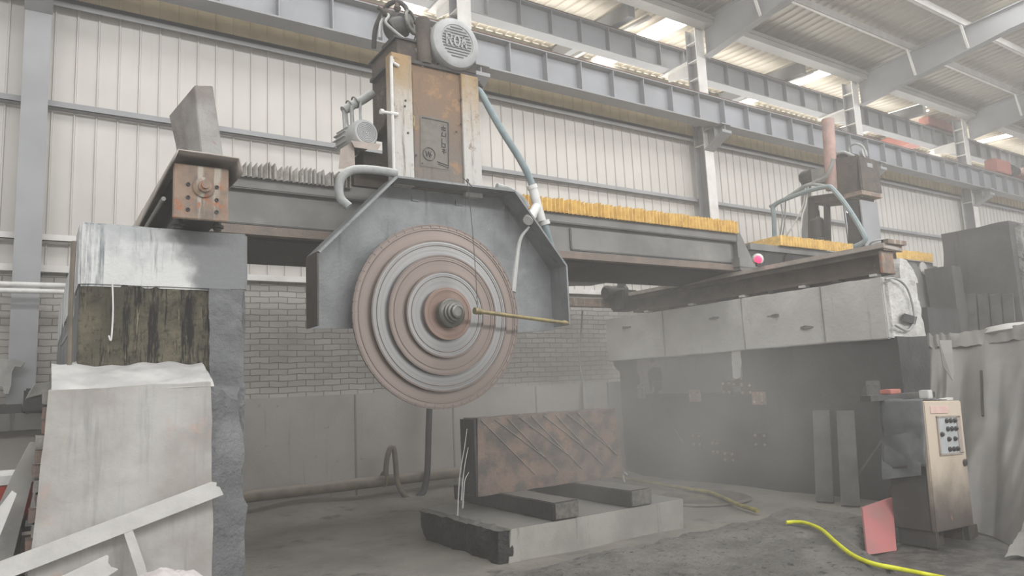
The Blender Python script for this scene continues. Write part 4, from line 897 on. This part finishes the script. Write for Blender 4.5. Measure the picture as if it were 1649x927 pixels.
# ------------------------------------------------------------------ foreground kerb and yellow hose
def kerbz(x, y):
    k = max(0, min(1, (4.72 - .15 * mn.noise(V((x * 1.7, 0, 0))) - y) / .12)); f = max(0, min(1, (y - 3.55 - max(0, 5.6 - x) * -1.2) / .16)) if x > 4.9 else max(0, min(1, (y - 2.6) / .4))
    e = max(0, min(1, (6.75 - x) / .2))
    return -.03 + k * f * e * .19 + .03 * mn.noise(V((x * 2.2, y * 2.2, 4))) + .016 * mn.noise(V((x * 7, y * 7, 1))) + .008 * mn.noise(V((x * 19, y * 19, 1)))
b = B().grid(lambda u, v: (1.9 + 5.0 * u, 2.5 + 2.4 * v, kerbz(1.9 + 5.0 * u, 2.5 + 2.4 * v)), 190, 100)
struct(put('trim_8', b, 'kerb', None, True), 'rough broken concrete kerb along the near side of the pit')
yh = []
for x, y in ((1266, 841), (1280, 840), (1298, 842), (1322, 852), (1345, 872), (1372, 893), (1405, 907), (1445, 915), (1490, 924), (1540, 935), (1600, 952)):
    q = at(x, y, Z=.15)
    for _ in range(8): q = at(x, y, Z=.5 * q.z + .5 * (max(kerbz(q.x, q.y), kerbz(q.x + .05, q.y), kerbz(q.x - .05, q.y), fz(q.x, q.y)) + .03))
    yh.append(q)
tag(put('garden_hose', B().tube(yh, .0165, 10), 'yellow_hose', None, True), 'bright yellow hose running over the broken kerb in the foreground', 'hose')

# ------------------------------------------------------------------ control cabinet and around it
cb_ = thing('control_cabinet', 'rust stained cream control cabinet with a push button panel, standing beside the tarp', 'control cabinet', (6.65, 3.4, 0))
put('carcass', B().box(6.2, 6.83, 3.24, 3.55, .13, 1.2).bev(.006), 'cab_dark', cb_)
dr = put('door', B().box(6.2, 6.83, 3.2, 3.24, .13, 1.2).bev(.008), 'cab_door', cb_)
def dq(u, v, y=3.198): return V((6.2 + .63 * u, y, 1.2 - 1.07 * v))
b = B()
for (u0, u1, v0, v1) in ((.27, .3, .13, .42), (.8, .9, .13, .42), (.27, .9, .12, .135), (.27, .9, .415, .43)):
    p, q = dq(u0, v0), dq(u1, v1); b.box(p.x, q.x, 3.188, 3.2, q.z, p.z)
put('panel_frame', b, 'wood_cover', dr)
p, q = dq(.28, .13), dq(.82, .42); bp = put('button_panel', B().box(p.x, q.x, 3.194, 3.201, q.z, p.z), 'panel_face', dr)
for u, v in ((.52, .16), (.63, .16), (.74, .16), (.53, .225), (.64, .225), (.75, .225), (.36, .265), (.53, .305), (.7, .305), (.53, .385), (.64, .385), (.74, .385)):
    put('push_button', B().lathe([(.021, 0), (.021, .012), (.015, .014), (.013, .022)], dq(u, v, 3.194), (0, -1, 0), 12), 'dark_iron', bp, True)
p, q = dq(.14, .045), dq(.62, .1); put('maker_plate', B().box(p.x, q.x, 3.193, 3.201, q.z, p.z), mat('pink_plate', (214, 186, 176), (204, 170, 164), 9, rough=.5), dr)
put('lock', B().lathe([(.03, 0), (.03, .012), (.016, .014)], dq(.92, .5), (0, -1, 0), 14), 'dark_iron', dr, True)
for x in (6.22, 6.77): put('foot', B().box(x, x + .05, 3.22, 3.53, 0, .13), 'cab_dark', cb_)
b = B().grid(lambda u, v: (6.185 + .004 * mn.noise(V((u * 5, v * 5, 0))) - .035 * v * (1 - u * .3) - .012 * math.sin(v * 9) * (v > .4), 3.2 + .37 * u, 1.215 - .55 * v - .05 * u * v), 16, 24)
b.grid(lambda u, v: (6.19 + .45 * u, 3.22 + .35 * v, 1.213 + .012 * mn.noise(V((u * 4, v * 4, 5)))), 10, 10)
ct = put('dark_cover', b, 'leather', cb_, True); md = ct.modifiers.new('s', 'SOLIDIFY'); md.thickness = .006
md = None
b = B().grid(lambda u, v: (6.165 - .03 * v + .01 * math.sin(u * 7 + v * 5), 3.24 + .34 * u, .95 - .36 * v - .06 * u), 14, 14)
put('cover_flap', b, 'leather', cb_, True)
cb_.rotation_euler.y = math.radians(2.6)
for k, (x0, y0, lb) in enumerate(((6.25, 3.3, 'dark broken brick under the left foot of the control cabinet'), (6.75, 3.26, 'dark broken brick under the cabinet door'))):
    tag(put('brick', B().box(x0, x0 + .26, y0, y0 + .14, .0, .1).rough(.01, .05, 8), 'rust_dark', None, True), lb, 'brick')
a = at(1400, 634, Y=3.66); c = at(1482, 634, Y=3.45)
tag(put('short_plank', B().bar(V((6.1, 3.62, 1.25)), V((6.84, 3.44, 1.25)), .12, .05), 'plank_dark'), 'short dark plank lying on top of the control cabinet', 'plank')
tag(put('red_box', B().box(6.3, 6.48, 3.5, 3.6, 1.277, 1.318).bev(.006), 'red'), 'small red box on the plank on top of the cabinet', 'box')
tag(put('white_box', B().box(6.5, 6.58, 3.28, 3.36, 1.226, 1.3).bev(.006), 'plank'), 'small white block on the near end of the cabinet top', 'box')
tag(put('paper_strip', B().hexa([(6.6, 3.24, 1.202), (6.8, 3.22, 1.202), (6.82, 3.28, 1.202), (6.62, 3.3, 1.202), (6.6, 3.24, 1.212), (6.8, 3.22, 1.222), (6.82, 3.28, 1.222), (6.62, 3.3, 1.212)]), 'plank'), 'pale strip of sheet lying on the cabinet top beside the tarp', 'sheet')
P = [at(1397, 893, Y=3.5), at(1444, 886, Y=3.44), at(1437, 801, Y=3.62), at(1389, 817, Y=3.68)]
tag(put('pink_board', B().prism(P, (.01, .02, 0)), 'pink'), 'faded pink board leaning at the foot of the control cabinet', 'board')
for k, (xb, yb, zt_, lb) in enumerate(((7.66, 5.17, 1.02, 'left one of two dark planks leaning on the right pier'), (7.55, 4.82, 1.02, 'right one of two dark planks leaning on the right pier, nearer the cabinet'))):
    tag(put('leaning_plank', B().obox(((xb + 8.03) / 2, yb + .09, .52), (.19, .09, .51), (.02, -.045, 0) if False else (.035, -.09, 0), (.02, .01, -.008)), 'plank_dark'), lb, 'plank')
tag(put('wooden_stick', B().bar(at(1372, 778, X=7.9), at(1424, 704, X=8.02), .03, .02), 'plank_dark'), 'thin stick leaning between the planks and the control cabinet', 'stick')

# tarp
def lerpl(L, u):
    k = u * (len(L) - 1); i = min(int(k), len(L) - 2); return V(L[i]).lerp(V(L[i + 1]), k - i)
TT = [(8.62, 4.27, 1.85), (8.6, 4.0, 1.84), (8.58, 3.5, 1.86), (8.55, 3.0, 1.9), (8.5, 2.2, 1.9), (8.4, 1.4, 1.9)]
TB = [(7.75, 4.0, .75), (7.1, 3.66, .1), (6.98, 3.12, .02), (6.62, 2.78, .015), (6.5, 2.3, .015), (6.4, 1.6, .015)]
def tarp(u, v):
    p = lerpl(TT, u).lerp(lerpl(TB, u), v)
    g = max(0, 1 - abs(u - .18) / .3)
    fold = g * (.085 * math.sin(u * 40 + 2.5 * v) + .03 * math.sin(u * 77 - 3 * v)) * (.5 + .5 * v) + .11 * mn.noise(V((u * 6, v * 1.6, 0))) + .03 * mn.noise(V((u * 22 + v * 4, v * 5, 3)))
    fold *= math.sin(min(v, .9) * 3.0) * .8 + .15
    return p + V((-.75, -.2, .35)) * fold - V((0, 0, 1)) * .12 * math.sin(v * 3.14)
tp = thing('tarp', 'large grey plastic tarp draped in folds behind the control cabinet', 'tarp', (7.6, 2.9, 0))
put('sheet', B().grid(tarp, 130, 50), 'tarp', tp, True)
Q = [at(1506, 548, Y=3.9), at(1526, 548, Y=3.85), at(1530, 600, Y=3.7), at(1527, 612, Y=3.68), at(1512, 590, Y=3.8)]
lab(put('loose_corner', B().prism([q + V((-.02, -.05, 0)) for q in Q], (.01, .01, 0)), 'tarp', tp), 'loose corner')
a, c = tarp(.47, .22), tarp(.5, .46)
put('slit', B().tube([tarp(.33 + .012 * k / 5, .2 + .22 * k / 5) + V((-.012, -.006, .004)) for k in range(6)], .012, 6), 'black', tp, True)
put('gathered_lip', B().grid(lambda u, v: lerpl(TT, u * .5) + V((-.1 * v - .02, -.04 * v, .02 - .16 * v + .05 * mn.noise(V((u * 14, v, 0))))), 50, 4), 'tarp', tp, True)
tag(put('white_cushion', B().lathe([(.001, -.06), (.2, -.04), (.26, .02), (.2, .08), (.001, .1)], at(1625, 535, X=8.75), (0, .1, 1), 20), 'tarp_light', None, True), 'pale bundled sheet lying on the top edge of the tarp', 'sheet')
b = B().grid(lambda u, v: V((6.5 + .3 * v + .1 * math.sin(u * 9), 2.75 - .75 * u, .02 + .5 * v * (.5 + .5 * math.sin(u * 3.1)) + .03 * mn.noise(V((u * 7, v * 7, 0))))) + V((-.22 * (1 - v), 0, 0)), 24, 16)
tag(put('plastic_film', b, 'tarp', None, True), 'crumpled clear plastic film at the foot of the tarp', 'plastic film')

# ------------------------------------------------------------------ lower left corner
PY_ = 3.96
tf = thing('broken_fence', 'long white wooden rail with a short post, leaning across the pale base block', 'broken fence', at(100, 900, Y=PY_))
put('rail', B().prism([at(*q, Y=PY_) for q in ((-40, 921), (0, 905), (342, 776), (349, 777), (348, 783), (354, 784), (360, 796), (190, 862), (52, 916), (-40, 952))], (0, .03, 0)), 'plank', tf)
put('post', B().prism([at(*q, Y=PY_ + .004) for q in ((199, 857), (214, 853), (233, 907), (246, 960), (232, 964), (217, 912))], (0, .025, 0)), 'plank', tf)
tag(put('broken_board', B().prism([at(*q, Y=3.85) for q in ((60, 946), (104, 927), (172, 895), (175, 896), (174, 906), (180, 914), (190, 917), (170, 930), (140, 960))], (0, .03, 0)), 'plank'), 'short white board with a jagged end below the long white rail', 'board')
b = B()
def bl(u, v):
    a = 6.2832 * u; h = 3.1416 * .5 * v; r = math.cos(h)
    x, y = math.cos(a) * r, math.sin(a) * r; k = 1 + .05 * mn.noise(V((x * 1.6, y * 1.6, v))) + .05 * mn.noise(V((x * 9, y * 9, v * 6)))
    return (.50 + .34 * x * k, 3.55 + .3 * y * k, .38 * min(1, v * 1.4) + .4 * math.sin(h) * k)
tag(put('woven_sack', b.grid(bl, 48, 24), 'sack', None, True), 'bulging white woven sack in front of the pale base block', 'sack')
gb = put('channel_board', B().prism([at(*q, Y=4.25) for q in ((-46, 905), (-8, 825), (20, 765), (42, 722), (48, 712), (56, 712), (60, 726), (57, 752), (20, 900), (10, 960), (-60, 960))], (0, .04, 0)), 'plank_grey')
tag(gb, 'long grey channel board standing at a slant left of the pale base block', 'board')
tag(put('white_board', B().prism([at(*q, Y=4.1) for q in ((-20, 842), (19, 790), (27, 795), (0, 862), (-12, 880))], (0, .03, 0)), 'plank'), 'small white board propped on the grey channel board at the left edge', 'board')
bc_ = at(2, 800, Y=5.2)
bu = thing('bucket', 'red and white plastic bucket behind the slanting boards at the left edge', 'bucket', (bc_.x, bc_.y, bc_.z - .15))
put('pail', B().lathe([(.13, -.15), (.165, .08), (.165, .09), (.15, .09), (.12, -.13)], bc_, (0, 0, 1), 28), 'bucket', bu, True)
put('rim', B().lathe([(.168, .075), (.178, .08), (.178, .13), (.16, .14), (.15, .1)], bc_, (0, 0, 1), 28), 'pvc', bu, True)
zz_ = bc_.z - .15
tag(put('stone_stack', B().box(bc_.x - .35, bc_.x + .2, 4.95, 5.5, -.02, zz_ - .002).rough(.02, .12, 4), 'pier_rough', None, True), 'rough stone block under the red and white bucket', 'stone')
for k, q in enumerate(((40, 868), (47, 878), (42, 893), (30, 905), (50, 905))):
    c = at(*q, Y=4.6); tag(put('broken_stone', B().box(c.x - .06, c.x + .05, 4.55, 4.66, c.z - .05, c.z + .03).rough(.03, .05, 9), 'rock' if k % 2 else 'wood_cover', None, True), ('top', 'second', 'third', 'lower left', 'lowest')[k] + ' broken stone chip in the gap between slanting board and base block', 'stone', 'stone chips in the gap')
tag(put('rubble_heap', B().box(-.42, -.03, 4.45, 4.9, -.02, .92).rough(.04, .1, 4), 'dark_wall', None, True), 'dark heap filling the gap beside the pale base block', 'rubble', kind='stuff')
# ------------------------------------------------------------------ haze
def vol(name, b, dens, label, col=(.93, .91, .88)):
    m = bpy.data.materials.new(name); m.use_nodes = True; n = m.node_tree.nodes; n.remove(n['Principled BSDF'])
    s = n.new('ShaderNodeVolumeScatter'); s.inputs['Density'].default_value = dens; s.inputs['Color'].default_value = col + (1,); s.inputs['Anisotropy'].default_value = .2
    m.node_tree.links.new(s.outputs[0], n['Material Output'].inputs['Volume'])
    o = put(name, b, m); tag(o, label, 'haze', kind='stuff'); return o
vol('dust_haze', B().box(-6, 40, -1.5, 9.46, -.5, 8.7), .0125, 'thin dusty haze filling the whole hall')
def mist(name, c, r, dens, label):
    b = B().lathe([(math.sin(math.pi * i / 16), -math.cos(math.pi * i / 16)) for i in range(17)], (0, 0, 0), (0, 0, 1), 32)
    for v in b.bm.verts: v.co = V((v.co.x * r[0] + c[0], v.co.y * r[1] + c[1], v.co.z * r[2] + c[2]))
    o = vol(name, b, dens, label); nt = o.data.materials[0].node_tree; nd = nt.nodes; L = nt.links.new
    g = nd.new('ShaderNodeNewGeometry'); mp = nd.new('ShaderNodeMapping'); mp.vector_type = 'TEXTURE'
    mp.inputs['Location'].default_value = c; mp.inputs['Scale'].default_value = r; L(g.outputs['Position'], mp.inputs['Vector'])
    ln = nd.new('ShaderNodeVectorMath'); ln.operation = 'LENGTH'; L(mp.outputs[0], ln.inputs[0])
    mr = nd.new('ShaderNodeMapRange'); mr.interpolation_type = 'SMOOTHSTEP'
    mr.inputs[1].default_value = 1.; mr.inputs[2].default_value = .15; mr.inputs[3].default_value = 0; mr.inputs[4].default_value = dens; L(ln.outputs['Value'], mr.inputs[0])
    no = nd.new('ShaderNodeTexNoise'); no.inputs['Scale'].default_value = 1.3; no.inputs['Detail'].default_value = 3; L(g.outputs['Position'], no.inputs['Vector'])
    m2 = nd.new('ShaderNodeMapRange'); m2.inputs[1].default_value = .3; m2.inputs[2].default_value = .7; m2.inputs[3].default_value = .45; m2.inputs[4].default_value = 1.5; L(no.outputs['Fac'], m2.inputs[0])
    mu = nd.new('ShaderNodeMath'); mu.operation = 'MULTIPLY'; L(mr.outputs[0], mu.inputs[0]); L(m2.outputs[0], mu.inputs[1])
    L(mu.outputs[0], nd['Volume Scatter'].inputs['Density'])
mist('water_mist', (5.9, 6.2, .95), (3.5, 3.2, 2.0), .14, 'pale water mist hanging in the saw pit around the brown slab')
# ------------------------------------------------------------------ light
w = bpy.data.worlds.new('world'); S.world = w; w.use_nodes = True
w.node_tree.nodes['Background'].inputs[0].default_value = (1.0, 1.0, 1.0, 1); w.node_tree.nodes['Background'].inputs[1].default_value = .86
def area(name, loc, to, sx, sy, power, col=(1, 1, 1)):
    l = bpy.data.lights.new(name, 'AREA'); l.shape = 'RECTANGLE'; l.size = sx; l.size_y = sy; l.energy = power; l.color = col
    o = bpy.data.objects.new(name, l); COL.objects.link(o); o.location = V(loc)
    o.rotation_euler = (V(to) - V(loc)).to_track_quat('-Z', 'Y').to_euler(); return o
area('clerestory_light', (10, -12, 10.5), (10, 10, 5.5), 40, 1.6, 4300, (1, .995, .985))
area('roof_light', (9, 5.0, 9.2), (9, 5.5, 0), 22, 3, 900, (1, .995, .985))
area('next_hall_fill', (14, 15.5, 4.0), (14, 14, 9.5), 34, 7, 2300, (1, .97, .91))  # added unseen fill aimed up at the far roof, standing in for bounced sunlight
S.view_settings.view_transform = 'Standard'; S.view_settings.exposure = 0; S.view_settings.look = 'None'
S.cycles.use_denoising = True; S.cycles.max_bounces = 6; S.cycles.diffuse_bounces = 3; S.cycles.volume_bounces = 1
S.cycles.sample_clamp_indirect = 6
